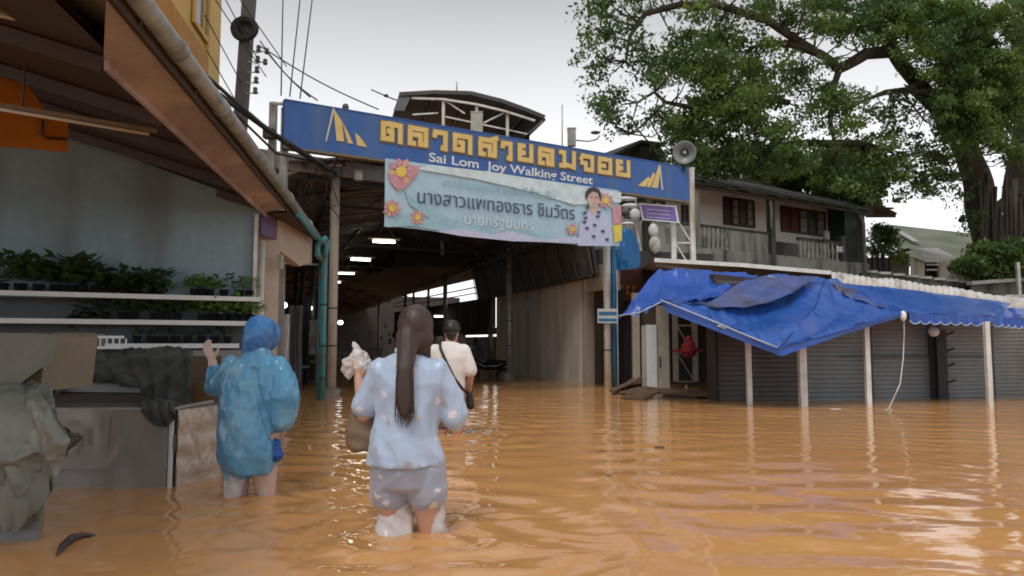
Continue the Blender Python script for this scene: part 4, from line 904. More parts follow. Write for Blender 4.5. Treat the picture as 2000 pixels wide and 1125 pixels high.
# printed figure: plain shapes of a woman in a pale outfit
bpoly([(1128, 480), (1132, 440), (1142, 418), (1152, 408), (1168, 408), (1184, 420), (1194, 445), (1195, 481)], 'banner_lilac', .008, 'figure_print')
bpoly([(1148, 402), (1167, 402), (1168, 412), (1158, 420), (1149, 411)], 'banner_skin', .013, 'figure_print')
bpoly([(1146, 382), (1150, 372), (1158, 369), (1167, 373), (1170, 384), (1168, 398), (1160, 406), (1151, 403), (1147, 395)], 'banner_skin', .018, 'figure_print')
bpoly([(1142, 392), (1142, 377), (1148, 368), (1158, 365), (1168, 369), (1173, 379), (1172, 393), (1169, 386), (1166, 377), (1156, 374), (1149, 380), (1146, 386)], 'banner_hair', .024, 'figure_print')
for pts_ in ([(1152, 385), (1156, 384), (1156, 386), (1152, 387)], [(1161, 384), (1165, 385), (1165, 387), (1161, 386)], [(1155, 397), (1159, 399), (1163, 397), (1159, 396)], [(1158, 388), (1160, 388), (1161, 393), (1158, 393)]): bpoly(pts_, 'banner_hair' if pts_[0][1] < 388 else 'banner_pink', .0235, 'figure_print')
for i, (a, c) in enumerate(((1146, 405), (1141, 416), (1142, 426), (1140, 434), (1145, 446), (1168, 415), (1166, 423), (1160, 440), (1176, 452), (1184, 468), (1158, 462))):
    bpoly([(a - 3.5, c - 2), (a + 3, c - 3), (a + 4, c + 2), (a - 2, c + 3)], 'banner_dark', .024, 'garland_print')
def btext(s, a, c, ya, h_, m, off, lab): 
    z_ = (BP.uz(a, ya)[1]); [part('banner_text', w_, m, bn, lab) for w_ in textmesh(s, BP, a, c, z_, h_, off, .006)]
btext('ชาวอำเภอแม่สายยินดีต้อนรับ', 862, 1084, 362, .20, 'banner_teal', .014, 'upper line of small pale Thai text')
btext('นางสาวแพทองธาร ชินวัตร', 812, 1124, 396, .36, 'banner_dark', .014, 'middle line of large dark Thai text')
btext('นายกรัฐมนตรี', 905, 1042, 437, .27, 'banner_light', .014, 'lower line of pale Thai text')
# purple street plate
PPl = Plane((X(1249, 15.9), 15.9), (X(1325, 16.1), 16.1))
pp = thing('purple_sign', PPl.p(.4, 4), 'small tilted purple sign with white border under the right end of the blue sign', 'sign')
part('border', MB().poly(PPl, [PPl.uz(*p) for p in ((1247, 397), (1320, 402), (1326, 436), (1254, 430))], 0, .02), 'shelf_white', pp)
part('face', MB().poly(PPl, [PPl.uz(*p) for p in ((1251, 400), (1317, 405), (1322, 433), (1257, 427))], .021, .026), 'purple_sign', pp)
for y_ in (409, 417, 424):
    part('text_line', MB().poly(PPl, [PPl.uz(*p) for p in ((1262, y_ - 1), (1308, y_ + 3), (1308, y_ + 4.4), (1262, y_ + .4))], .027, .03), 'banner_lilac', pp)
# horn speaker
hc = at(1337, 298, 15.9); hn = thing('horn_speaker', hc, 'grey round horn loudspeaker on top of the right end of the blue sign', 'loudspeaker')
dv = (Vector((0, 0, EYE)) - hc).normalized()
part('bell', MB().lathe(hc, [(.06, -.28), (.09, -.2), (.15, -.08), (.235, -.005), (.262, .0), (.262, .015), (.235, .01), (.14, -.05), (.075, -.16), (.05, -.24)], 28, dv), 'horn', hn)
part('core', MB().lathe(hc, [(.001, -.05), (.028, -.06), (.04, -.12), (.055, -.22)], 12, dv), 'shelf_white', hn)
part('throat', MB().lathe(hc, [(.13, -.075), (.09, -.15), (.06, -.22), (.001, -.23)], 20, dv), 'black', hn)
part('driver', MB().lathe(hc, [(.001, -.42), (.08, -.42), (.09, -.3), (.06, -.27)], 16, dv), 'horn', hn)
part('mount', MB().beam(hc - dv * .25, hc - dv * .2 - Vector((0, 0, .45)), .04), 'steel_dark', hn)

# ------------------------------------------------------------------ utility pole, cables and things above the sign
up = thing('utility_pole', (X(478, 13), 13, 0), 'dark concrete utility pole with coiled cable and insulators at the upper left', 'pole')
pa, pb = at(491, -60, 13), at(468, 262, 13); bot = pb + (pb - pa) * (pb.z / (pa.z - pb.z))
part('shaft', MB().beam(pa, bot, .20, .2), 'pole_concrete', up)
cc = at(478, 57, 12.85)
for k in range(7):
    r_ = .15 + .015 * k; part('cable_coil', MB().tube([cc + Vector((math.cos(t * math.pi / 12) * r_, -.03 * (k % 3), math.sin(t * math.pi / 12) * r_ * .92)) for t in range(25)], .022, 6, False), 'wire', up)
part('coil_core', MB().lathe(cc + Vector((0, .03, 0)), [(.001, -.02), (.2, -.02), (.2, .03), (.001, .03)], 20, (0, -1, 0)), 'wire', up)
for k in range(5):
    c = at(505 - k * 1.6, 95 + k * 20.5, 12.9)
    part('insulator', MB().lathe(c, [(.001, -.06), (.035, -.06), (.045, -.02), (.03, 0), (.045, .03), (.03, .06), (.001, .06)], 10), 'pole_concrete', up)
    part('insulator_arm', MB().beam(c - Vector((.18, 0, .05)), c + Vector((.06, 0, -.05)), .018), 'galv', up)
for k in range(2):
    c = at(521 - k * 3, 99 + k * 21, 12.8); part('insulator', MB().lathe(c, [(.001, -.06), (.035, -.06), (.045, -.02), (.03, 0), (.045, .03), (.001, .06)], 10), 'pole_concrete', up)
    part('insulator_arm', MB().beam(c - Vector((.22, -.02, .04)), c, .014), 'galv', up)
def wire(pts, r, lab, grp='overhead wires', m='wire', name='wire', cat='wire', sag=0):
    p = [at(*q) for q in pts]
    if len(p) == 2: p = [p[0].lerp(p[1], k / 10) - Vector((0, 0, sag * math.sin(math.pi * k / 10))) for k in range(11)]
    single(name, MB().tube(p, r, 6), m, lab, cat, grp)
wire([(300, 90, 9.5), (400, 165, 11), (480, 222, 11.2), (560, 280, 11.3), (640, 330, 13)], .045, 'thick black cable bundle running from the gutter down across the sign corner', m='rubber')
wire([(380, 128, 10), (450, 190, 11), (520, 250, 11.2), (600, 302, 11.4), (655, 338, 13)], .030, 'black cable running just below the thick bundle', m='rubber')
wire([(395, 150, 10), (430, 200, 10.8), (470, 232, 11.2), (540, 300, 11.3), (640, 320, 13)], .02, 'looping black cable below the others beside the gutter', m='rubber')
for i, (a, c) in enumerate((((553, -20, 14), (549, 186, 11.4)), ((588, -20, 14), (566, 188, 11.5)), ((612, -20, 14), (586, 192, 11.6)))):
    wire([a, c], .013, ('leftmost', 'middle', 'rightmost')[i] + ' of three steep wires rising from the left end of the blue sign')
for i, (a, c) in enumerate((((505, 88, 12.9), (740, 214, 13.5)), ((520, 100, 12.9), (620, 196, 12)), ((508, 80, 12.9), (606, 190, 12)))):
    wire([a, c], .012, ('thin wire running from the insulators down towards the arched canopy', 'short thin wire below the insulators reaching the sign top', 'upper thin wire between coil and sign top')[i], sag=.08)
for i, (a, c) in enumerate((((408, -20, 11), (520, 150, 13)), ((430, -20, 11), (500, 110, 13)), ((455, -20, 11), (560, 130, 13)), ((400, 30, 10), (470, 160, 12.9)), ((405, 100, 10), (462, 200, 12.9)))):
    wire([a, c], .009, ('uppermost', 'second highest', 'third highest', 'shortest', 'lowest')[i] + ' of the thin wires running down to the left of the utility pole', 'thin wires around the utility pole')
wire([(725, 175, 20), (752, 187, 20), (775, 196, 20)], .018, 'short thick wire with a dark joint left of the arched canopy'); 
single('wire_joint', MB().ell(at(754, 187, 19.9), (.07, .04, .05), 8, 6), 'wire', 'dark joint clamp on the short wire left of the canopy', 'clamp')
wire([(560, 470, 12.9), (575, 420, 12.9), (620, 380, 12.9), (600, 420, 12.9)], .014, 'dangling black loop of cable under the sign beside the pale column')
for i in range(9):
    a = 575 + 9 * i; wire([(a, 330 + rr.uniform(-10, 10), 13.1), (a + rr.uniform(-25, 25), 380 + rr.uniform(-20, 20), 13.1), (a + rr.uniform(-30, 30), 430 + rr.uniform(-30, 30), 13.2)], .01, 'tangled black cable hanging beside the pale column under the sign', 'tangled cables under the sign')
for (px, py, w, h_, m, lab) in ((700, 343, .14, .16, 'cream_box', 'small pale box hanging under the sign left of the banner'), (655, 335, .22, .2, 'steel_dark', 'dark junction box on top of the pale column'), (553, 325, .3, .34, 'lightbox', 'pale translucent sheet behind the left end of the sign')):
    c = at(px, py, 13.0); t = thing('box', c, lab, 'box'); part('body', MB().box(c.x - w / 2, c.x + w / 2, c.y, c.y + .1, c.z - h_ / 2, c.z + h_ / 2), m, t); part('lid', MB().box(c.x - w / 2 - .01, c.x + w / 2 + .01, c.y - .01, c.y + .11, c.z + h_ / 2 + .001, c.z + h_ / 2 + .02), 'galv', t)
single('metal_tube', MB().tube([at(556, 343, 12.8), at(610, 322, 13.2)], .035, 8), 'fascia_grey', 'grey metal tube under the left end of the sign', 'tube')
# arched metal canopy behind the sign
ar = thing('arched_canopy', (X(920, 24), 24, 0), 'arched metal roof on white steel posts rising behind the blue sign', 'canopy')
Y2, Y3 = 23.5, 29.0
arc = [(768, 215, 0), (780, 186, 0), (850, 182, 0), (920, 184, 0), (980, 199, 0), (1030, 217, 0), (1064, 231, 0)]
fr_ = [at(a, c, Y2) for a, c, _ in arc[1:]]; bk = [Vector((p.x - 1.4, Y3, p.z + .1)) for p in fr_]
b = MB()
for o_ in (0, .07):
    for i in range(len(fr_) - 1):
        b.add([fr_[i] + Vector((0, 0, o_)), fr_[i + 1] + Vector((0, 0, o_)), bk[i + 1] + Vector((0, 0, o_)), bk[i] + Vector((0, 0, o_))], [(0, 1, 2, 3)])
part('roof_sheet', b, 'canopy_under', ar)
b = MB()
for i in range(len(fr_) - 1): b.beam(fr_[i] + Vector((0, -.02, .03)), fr_[i + 1] + Vector((0, -.02, .03)), .05, .13)
part('front_edge', b, 'steel_dark', ar)
part('end_panel', MB().hexa([at(768, 216, Y2), at(790, 216, Y2), at(800, 216, Y2 + 2), at(768, 216, Y2 + 2), at(780, 187, Y2), at(802, 189, Y2), at(802, 189, Y2 + 2), at(782, 187, Y2 + 2)]), 'canopy_under', ar)
part('side_slope', MB().hexa([at(1030, 262, Y2), at(1033, 262, Y2), at(1066, 232, Y2), at(1062, 230, Y2), at(985, 262, Y3), at(988, 262, Y3), bk[-1] + Vector((.05, 0, 0)), bk[-1]]), 'canopy_under', ar)
inn = [at(a, c, Y2 + .05) for a, c in ((804, 192), (865, 194), (930, 204), (985, 217), (1045, 236))]
for a, c in zip(inn, inn[1:]): part('chord', MB().beam(a, c, .08, .07), 'white_post', ar)
for px, py in ((866, 195), (931, 206), (991, 220)): p = at(px, py, Y2 + .1); part('post', MB().box(p.x - .05, p.x + .05, p.y, p.y + .1, 3.9, p.z), 'white_post', ar)
for a, c in (((870, 197), (908, 222)), ((990, 218), (945, 240)), ((870, 228), (1030, 262)), ((806, 224), (856, 221))): part('brace', MB().beam(at(*a, Y2 + .15), at(*c, Y2 + .15), .05), 'white_post', ar)
for k in range(6):
    q = k / 5; part('rib', MB().beam(fr_[k] - Vector((0, 0, .04)), bk[k] - Vector((0, 0, .04)), .06), 'steel_dark', ar)
part('mast', MB().tube([at(892, 182, 24), at(892, 160, 24)], .025, 6), 'galv', ar)
part('lower_block', MB().box(X(768, 24.5), X(1035, 24.5), 24.5, 28, 3.6, at(900, 262, 24.5).z), 'hall_dark', ar)
cb = at(931, 231, 22.5); t = thing('cream_box', cb, 'cream square box standing on the sign in front of the arched canopy', 'box')
part('body', MB().box(cb.x - .19, cb.x + .19, cb.y, cb.y + .3, cb.z - .45, cb.z + .2), 'cream_box', t); part('lid', MB().box(cb.x - .2, cb.x + .2, cb.y - .01, cb.y + .31, cb.z + .201, cb.z + .23), 'galv', t)
single('antenna', MB().tube([at(1098, 292, 16), at(1098, 205, 16)], .014, 6), 'galv', 'thin vertical antenna rising above the blue sign', 'antenna')
gb = at(1117, 265, 15.8); t = thing('grey_box', gb, 'small upright grey box on top of the blue sign with a lamp arm', 'box')
part('body', MB().box(gb.x - .09, gb.x + .09, gb.y, gb.y + .15, gb.z - .22, gb.z + .17), 'fascia_grey', t); part('cap', MB().box(gb.x - .1, gb.x + .1, gb.y - .01, gb.y + .16, gb.z + .171, gb.z + .19), 'galv', t)
t = thing('street_lamp', at(1130, 278, 15.8), 'curved arm lamp above the blue sign right of the grey box', 'lamp')
part('arm', MB().tube([at(1124, 274, 15.8), at(1150, 276, 15.8), at(1166, 272, 15.7), at(1172, 264, 15.7)], .018, 8), 'galv', t); part('head', MB().ell(at(1163, 259, 15.6), (.11, .06, .04)), 'steel_dark', t)
# dark small roof behind the sign, left of the tree
dr = thing('small_roof', at(1245, 300, 20), 'dark gabled roof corner rising behind the right part of the blue sign', 'roof')
DP = Plane((X(1200, 20), 20), (X(1300, 21), 21))
part('gable', MB().poly(DP, [DP.uz(*p) for p in ((1203, 300), (1243, 279), (1288, 284), (1300, 300), (1300, 420), (1203, 420))], -2, 0), 'concrete_dark', dr)
part('sheet', MB().poly(DP, [DP.uz(*p) for p in ((1198, 300), (1243, 276), (1246, 280), (1203, 304))], -2, .2).poly(DP, [DP.uz(*p) for p in ((1243, 276), (1292, 282), (1290, 288), (1244, 281))], -2, .2), 'roof_tile', dr)

# ------------------------------------------------------------------ two-storey house with balcony
def yb_(px): return 20 * 1935 / (3300 - px)
BB = Plane((X(1225, yb_(1225)), yb_(1225)), (X(1700, yb_(1700)), yb_(1700)))
hs_ = thing('balcony_house', BB.p(BB.L / 2, 0), 'weathered two-storey house with concrete balcony balustrade and dark tiled roof', 'house')
bu = BB.u
ZF, ZR = 3.66, 4.33
part('slab', MB().pbox(BB, 0, BB.L, 3.22, ZF, -1.6, .02), 'concrete', hs_, 'black-stained concrete balcony edge')
part('lower_wall', MB().pbox(BB, 0, BB.L, -.5, 3.2, -1.7, -.6), 'concrete_dark', hs_)
W2 = -1.35
part('wall', MB().pbox(BB, 0, BB.L - .2, ZF + .001, 5.93, W2 - .3, W2), 'house_wall', hs_)
part('ledge', MB().pbox(BB, 0, BB.L, 3.14, 3.215, -.2, .10), 'concrete_dark', hs_)
part('handrail', MB().pbox(BB, 0, bu(1507), ZR - .07, ZR, -.09, .03), 'concrete_dark', hs_)
part('handrail', MB().pbox(BB, bu(1566), bu(1648), ZR - .12, ZR - .03, -.09, .03), 'concrete_dark', hs_)
part('parapet_panel', MB().pbox(BB, bu(1428), bu(1507), ZF + .001, ZR - .071, -.06, -.01), 'concrete', hs_, 'stained solid parapet panel')
part('parapet_panel', MB().pbox(BB, bu(1521), bu(1565), ZF + .001, ZR - .25, -.06, -.01), 'concrete_dark', hs_)
part('parapet_panel', MB().pbox(BB, 0, bu(1360), ZF + .001, ZR - .2, -.06, -.01), 'concrete', hs_)
bal = None
def baluster(px):
    global bal
    p = BB.p(bu(px), ZF, -.03)
    if bal is None:
        h = ZR - .07 - ZF; s = .62
        prof = [(.001, 0), (.055, 0), (.055, .05), (.03, .08), (.05, .2), (.06, .28), (.035, .42), (.03, h - .1), (.055, h - .06), (.055, h), (.001, h)]
        bal = MB().lathe((0, 0, 0), prof, 10).mesh('baluster', (0, 0, 0), 'baluster')
    o = bpy.data.objects.new('baluster', bal); C.objects.link(o); o.parent = hs_; o.location = p - ORG[hs_.name]
for px in (1371, 1380, 1389, 1398, 1407, 1416, 1424): baluster(px)
for px in range(1570, 1646, 8): baluster(px)
for px, w, z1, m in ((1514, .19, 5.6, 'concrete_dark'), (1365, .16, 5.5, 'concrete'), (1652, .18, 4.5, 'concrete_dark'), (1692, .16, 5.4, 'pole_concrete')):
    u = bu(px); part('pillar', MB().pbox(BB, u - w / 2, u + w / 2, 3.0 if px == 1514 else ZF, z1, -.12, .06), m, hs_)
part('curved_pipe', MB().tube([BB.px(1500, 380, .05), BB.px(1504, 388, .08), BB.px(1506, 410, .08), BB.px(1506, 445, .08)], .035, 8), 'galv', hs_)
part('round_pipe', MB().tube([BB.p(bu(1690), 3.0, .1), BB.p(bu(1690), 5.0, .1), BB.p(bu(1682), 5.35, .1), BB.p(bu(1665), 5.5, .0)], .06, 10), 'pvc_grey', hs_)
def win(px0, px1, y0, y1, cols, m='curtain', shutter=None):
    u0, z1 = BB.uz(px0, y0, ); u1, z0 = BB.uz(px1, y1)
    q0 = BB.px(px0, y0, W2); q1 = BB.px(px1, y1, W2); u0 = (q0 - BB.a).dot(BB.d); u1 = (q1 - BB.a).dot(BB.d); z1, z0 = q0.z, q1.z
    f = MB(); t = .06
    f.pbox(BB, u0, u1, z1 - t, z1, W2, W2 + .08).pbox(BB, u0, u1, z0, z0 + t, W2, W2 + .08)
    for i in range(cols + 1): uu = u0 + (u1 - u0 - t) * i / cols; f.pbox(BB, uu, uu + t, z0 + t, z1 - t, W2, W2 + .075)
    fr = part('window', f, 'brown_frame', hs_)
    for i in range(cols):
        a = u0 + (u1 - u0 - t) * i / cols + t; c = u0 + (u1 - u0 - t) * (i + 1) / cols
        part('pane', MB().pbox(BB, a + .003, c - .003, z0 + t + .003, z1 - t - .003, W2 + .01, W2 + .03), m if not (shutter and i in shutter) else shutter[i], fr)
        for k in (1, 2): zz = z0 + (z1 - z0) * k / 3; part('glazing_bar', MB().pbox(BB, a, c, zz - .015, zz + .015, W2 + .03, W2 + .05), 'brown_frame', fr)
win(1411, 1472, 384, 446, 4, shutter={0: 'brown_frame', 2: 'concrete_dark'})
win(1523, 1611, 402, 463, 5, shutter={0: 'maroon', 1: 'maroon', 3: 'concrete_dark'})
win(1330, 1350, 400, 438, 2)
part('bird_box', MB().pbox(BB, bu(1378), bu(1390), 4.62, 4.78, W2, W2 + .15), 'wood_dark', hs_)
part('flower_pot_box', MB().pbox(BB, bu(1619), bu(1628), ZR + .0, ZR + .28, -.1, .0), 'concrete', hs_)
part('plate', MB().pbox(BB, bu(1637), bu(1651), 3.95, 4.14, .04, .06), 'shelf_white', hs_)
part('side_room', MB().pbox(BB, (BB.px(1650, 440, -.7) - BB.a).dot(BB.d), BB.L + 1.0, ZF, 5.95, -2.2, -.7), 'dark_green', hs_, 'dark green recessed room at the right end')
# tiled roof with overhang
for k in range(26):
    b = MB(); f0, f1 = k / 26, (k + 1) / 26
    for (o0, o1, z0, z1) in ((.35, -2.4, 5.36, 6.5),):
        u0, u1 = -1 + (BB.L + .9) * f0, -1 + (BB.L + .9) * (f1) - .03
        dz = .02 * math.sin(k * 2.4)
        b.hexa([BB.p(u0, z0 + dz, o0), BB.p(u1, z0 + dz, o0), BB.p(u1, z1, o1), BB.p(u0, z1, o1), BB.p(u0, z0 + .09 + dz, o0), BB.p(u1, z0 + .09 + dz, o0), BB.p(u1, z1 + .08, o1), BB.p(u0, z1 + .08, o1)])
    part('roof_sheet', b, 'roof_tile', hs_)
part('roof_backing', MB().hexa([BB.p(-1, 5.33, .28), BB.p(BB.L - .1, 5.33, .28), BB.p(BB.L - .1, 6.45, -2.4), BB.p(-1, 6.45, -2.4), BB.p(-1, 5.355, .28), BB.p(BB.L - .1, 5.355, .28), BB.p(BB.L - .1, 6.48, -2.4), BB.p(-1, 6.48, -2.4)]), 'concrete_dark', hs_)
part('ridge', MB().pbox(BB, -1, BB.L - .1, 6.5, 6.68, -2.6, -2.4), 'roof_tile', hs_)
for k in range(9): u = bu(1510 + 10 * k); part('ridge_tile', MB().lathe(BB.p(u, 6.68, -2.5), [(.09, 0), (.1, .08), (.05, .16), (.001, .17)], 8), 'corrugated_white' if k % 2 else 'roof_tile', hs_)
part('eave_beam', MB().pbox(BB, -1, BB.L - .15, 5.28, 5.35, .22, .30), 'wood_dark', hs_)
part('gable_corner', MB().hexa([at(1690, 392, 24.6), at(1750, 420, 24.6), at(1750, 425, 26), at(1690, 425, 26), at(1690, 385, 24.6), at(1753, 416, 24.6), at(1740, 418, 26), at(1690, 380, 26)]), 'roof_tile', hs_)
for z in (405, 420): part('lath', MB().beam(at(1688, z, 24.5), at(1745, z + 2, 24.5), .06), 'wood_dark', hs_)
# bare pole and clutter left of the house
t = thing('wooden_pole', at(1265, 545, 17.6), 'dark crooked wooden pole with pale fittings behind the right end of the banner', 'pole')
part('shaft', MB().tube([at(1275, 560, 17.6), at(1268, 500, 17.6), at(1262, 440, 17.6), at(1268, 390, 17.6)], [.16, .14, .12, .08], 10), 'bark', t)
for (a, c, w, h_, m) in ((1225, 388, .5, .12, 'lightbox'), (1232, 402, .45, .14, 'lightbox'), (1240, 418, .28, .3, 'lightbox'), (1222, 412, .2, .22, 'cloth_mix'), (1227, 437, .35, .1, 'lightbox'), (1276, 450, .25, .35, 'lightbox'), (1279, 478, .3, .45, 'corrugated_white'), (1252, 400, .3, .1, 'cloth_mix'), (1285, 415, .3, .5, 'concrete')):
    p = at(a, c, 17.3); part('fitting', MB().ell(p, (w / 2, .07, h_ / 2), 8, 5), m, t)
part('strut', MB().beam(at(1240, 432, 17.4), at(1253, 498, 17.4), .06), 'corrugated_white', t)
part('strut', MB().beam(at(1240, 385, 17.4), at(1250, 440, 17.4), .04), 'corrugated_white', t)
R = [[at(1215, 448, 16.6), at(1230, 446, 16.6), at(1245, 470, 16.6)], [at(1205, 490, 16.5), at(1228, 488, 16.5), at(1250, 500, 16.6)], [at(1204, 528, 16.5), at(1228, 526, 16.4), at(1252, 522, 16.6)]]
mat('tarp_sky', (.02, .20, .52), .4, (.015, .14, .4), 4, bump=.4, bscale=14, trans=.2)
cloth('hanging_tarp', R, 'tarp_sky', 'bright blue tarpaulin piece hanging behind the blue pole', 'tarpaulin', 24, 24, .04, 6, 3, foldu=.05)

# ------------------------------------------------------------------ row of shuttered shops on the right
RW = Plane((X(1380, 11.9), 11.9), (X(2000, 12.9), 12.9))
row = thing('shop_row', RW.p(3, 0), 'row of closed roller-shuttered shops on the right with corrugated roof', 'shops')
def rz(px): return 2.12 - (px - 1352) / 650 * .5
def rshut(pa, pb, m, lab=None):
    z1 = rz(pb) - .04; u0, u1 = RW.u(pa), RW.u(pb); n = 30; b = MB(); z0 = -.5; h = (z1 - z0) / n
    vs = []; 
    for k in range(n):
        z = z0 + k * h
        for (zz, o) in ((z, 0.0), (z + h * .3, .009), (z + h * .75, .009), (z + h * .98, 0.0)): vs += [RW.p(u0, zz, o), RW.p(u1, zz, o)]
    fs = [(2 * i, 2 * i + 1, 2 * i + 3, 2 * i + 2) for i in range(len(vs) // 2 - 1)]
    part('roller_shutter', b.add(vs, fs), m, row, lab)
SH = ((1402, 1455, 'shutter_brown'), (1466, 1560, 'shutter_brown'), (1572, 1692, 'shutter'), (1702, 1812, 'shutter'), (1834, 1928, 'shutter'), (1938, 2075, 'shutter'))
for a, c, m in SH: rshut(a, c, m)
for (_, a, _), (c, _, _) in zip(SH, SH[1:]): part('shutter_rail', MB().pbox(RW, RW.u(a) + .002, RW.u(c) - .002, -.5, rz(c) - .04, -.03, .03), 'steel_dark', row)
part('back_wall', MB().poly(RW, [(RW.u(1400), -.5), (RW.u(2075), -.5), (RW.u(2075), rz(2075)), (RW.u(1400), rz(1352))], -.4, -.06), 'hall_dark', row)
part('shutter_box', MB().pbox(RW, RW.u(1400), RW.u(2075), 1.38, 1.42, .03, .06), 'steel_dark', row)
part('cross_bar', MB().pbox(RW, RW.u(1640), RW.u(1935), .72, .745, .04, .06), 'steel_dark', row)
EG = [at(1278, 508, 12.5), at(1450, 518, 12.5), at(1622, 533, 12.6)]
part('roof_edge', MB().beam(EG[0], EG[1], .05, .07).beam(EG[1], EG[2], .05, .07), 'white_line', row, 'thin white front edge of the roof')
rb = [Vector((X(1250, 18.4), 18.4, 2.85)), Vector((X(1750, 19), 19, 2.35)), Vector((X(2150, 19.5), 19.5, 1.75))]
rf = [EG[0], EG[2], at(2080, 603, 13.3)]
b = MB()
for o_ in (-.03, 0): b.add([p + Vector((0, 0, o_)) for p in rf + rb], [(0, 1, 4, 3), (1, 2, 5, 4)])
part('roof', b, 'roof_sheet', row)
def corr(u, v):
    a = [at(1622, 534, 12.6), at(1750, 548, 12.75), at(1880, 567, 12.95), at(2080, 597, 13.3)]
    x = min(u * 3, 2.9999); i = int(x); p = a[i].lerp(a[i + 1], x - i)
    th = v * 1.9; r_ = .20
    n = Vector((0, -math.sin(th) * r_, (math.cos(th) - 1) * r_)); k = .024 * abs(math.sin(u * math.pi * 34)) * (1 + .2 * math.sin(u * 47))
    dn = Vector((0, -math.sin(th), math.cos(th)))
    return tuple(p + n + dn * k + Vector((-.10 * v, 0, .0)) + Vector((0, 0, .015 * math.sin(u * 23))))
part('corrugated_edge', MB().grid(corr, 340, 8), 'corrugated_white', row, 'white corrugated sheet curling over the roof edge')
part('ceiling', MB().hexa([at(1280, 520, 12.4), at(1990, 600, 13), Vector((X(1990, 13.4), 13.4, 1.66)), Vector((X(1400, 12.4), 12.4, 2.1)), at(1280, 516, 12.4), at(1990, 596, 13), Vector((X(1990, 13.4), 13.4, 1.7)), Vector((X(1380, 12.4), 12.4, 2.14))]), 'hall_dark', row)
for px, y_, w, ht, lab in ((1461, 11.3, .075, 665, 'slim pale awning post, the leftmost before the brown shutters'), (1566, 11.05, .105, 668, 'thick pale awning post under the right side of the tarpaulin tip'), (1694, 10.95, .07, 632, 'pale awning post between the thick post and the hanging cord'), (1931, 11.0, .07, 628, 'pale awning post farthest right beyond the black rack')):
    p0 = at(px + 3, 790, y_); p1 = at(px - 4 if px > 1600 else px, ht, y_)
    t = thing('awning_post', (p0.x, y_, 0), lab, 'post', 'posts holding the blue awnings')
    part('shaft', MB().beam((p0.x, y_, -.48), (p0.x, y_, p1.z), w, w), 'white_post', t); part('foot', MB().box(p0.x - w, p0.x + w, y_ - w, y_ + w, -.5, -.47), 'concrete', t); part('bracket', MB().beam((p0.x, y_, p1.z - .1), (p0.x + .12, y_ + .02, p1.z - .02), .025), 'steel_dark', t)
br = thing('black_rack', RW.p(RW.u(1822), 0, .2), 'tall black rack with short hooks standing before the grey shutters', 'rack')
part('upright', MB().pbox(RW, RW.u(1813), RW.u(1832), -.4, 1.18, .12, .2), 'black', br)
for z in (1.1, .82, .56, .28): part('hook', MB().beam(RW.p(RW.u(1832), z, .17), RW.p(RW.u(1844), z + .05, .22), .035), 'black', br)
mt = thing('round_meter', at(1824, 648, 12.2), 'pale round meter above the black rack under the awning', 'meter')
part('dial', MB().lathe(at(1824, 648, 12.2), [(.001, .04), (.08, .03), (.085, -.03), (.001, -.03)], 16, (0, -1, 0)), 'lightbox', mt); part('conduit', MB().box(X(1822, 12.2) - .02, X(1822, 12.2) + .02, 12.2, 12.24, at(1824, 640, 12.2).z, 1.6), 'galv', mt)
wire([(1765, 612, 10.9), (1766, 650, 10.9), (1764, 700, 10.8), (1758, 750, 10.7), (1735, 800, 10.4)], .008, 'pale cord hanging from the awning corner down to the water', None, 'white_post', 'cord', 'cord')
single('cord_knot', MB().ell(at(1764, 617, 10.85), (.05, .05, .08), 8, 6), 'lightbox', 'pale knotted rope end at the awning corner', 'rope')
rc = at(1345, 672, 13.2); t = thing('red_bag', rc, 'dark red cloth bag hanging inside the white lattice tower', 'bag')
part('bag', moved(remesh(MB().cap(rc + Vector((0, 0, .08)), .08, rc + Vector((0, 0, -.1)), .16), .02, 2), lambda v: v + Vector((.015 * math.sin(v.z * 60), 0, 0))), 'red_cloth', t)
part('red_bar', MB().box(rc.x - .3, rc.x + .26, rc.y - .05, rc.y, rc.z - .14, rc.z - .10), 'red_cloth', t)
# floating boards
def boards(name, pts, lab, m='plank'):
    p = []
    for a, c, z in pts:
        r = ray(a, c); t_ = (z - EYE) / r.z; p.append(Vector((0, 0, EYE)) + r * t_)
    b = MB().hexa(p + [q + Vector((0, 0, .03)) for q in p]); return single(name, b, m, lab, 'board', 'boards lying in the water')
boards('wooden_board', ((1204, 768, .02), (1250, 772, .02), (1297, 741, .06), (1235, 738, .16)), 'wide brown board tilted out of the water right of the white pole')
boards('wooden_board', ((1225, 772, .03), (1232, 774, .03), (1298, 744, .1), (1292, 742, .1)), 'dark narrow batten on top of the tilted board', 'bark')
boards('wooden_board', ((1288, 770, .04), (1400, 776, .04), (1404, 768, .04), (1300, 760, .04)), 'long flat grey-brown board at the foot of the lattice tower')
boards('wooden_board', ((1295, 777, 0), (1362, 781, 0), (1370, 775, 0), (1300, 772, 0)), 'dark board below the long flat board', 'bark')
boards('wooden_board', ((1212, 778, .01), (1262, 781, .01), (1300, 762, .05), (1262, 757, .12)), 'lower brown board of the pile jutting toward the viewer')
boards('wooden_board', ((1190, 764, .05), (1199, 767, .05), (1262, 738, .22), (1254, 736, .22)), 'narrow batten leaning on the left edge of the board pile')
single('short_stick', MB().beam(at(1340, 752, 14.9), at(1341, 782, 14.9), .04), 'white_post', 'short white stick standing beside the flat boards', 'stick')

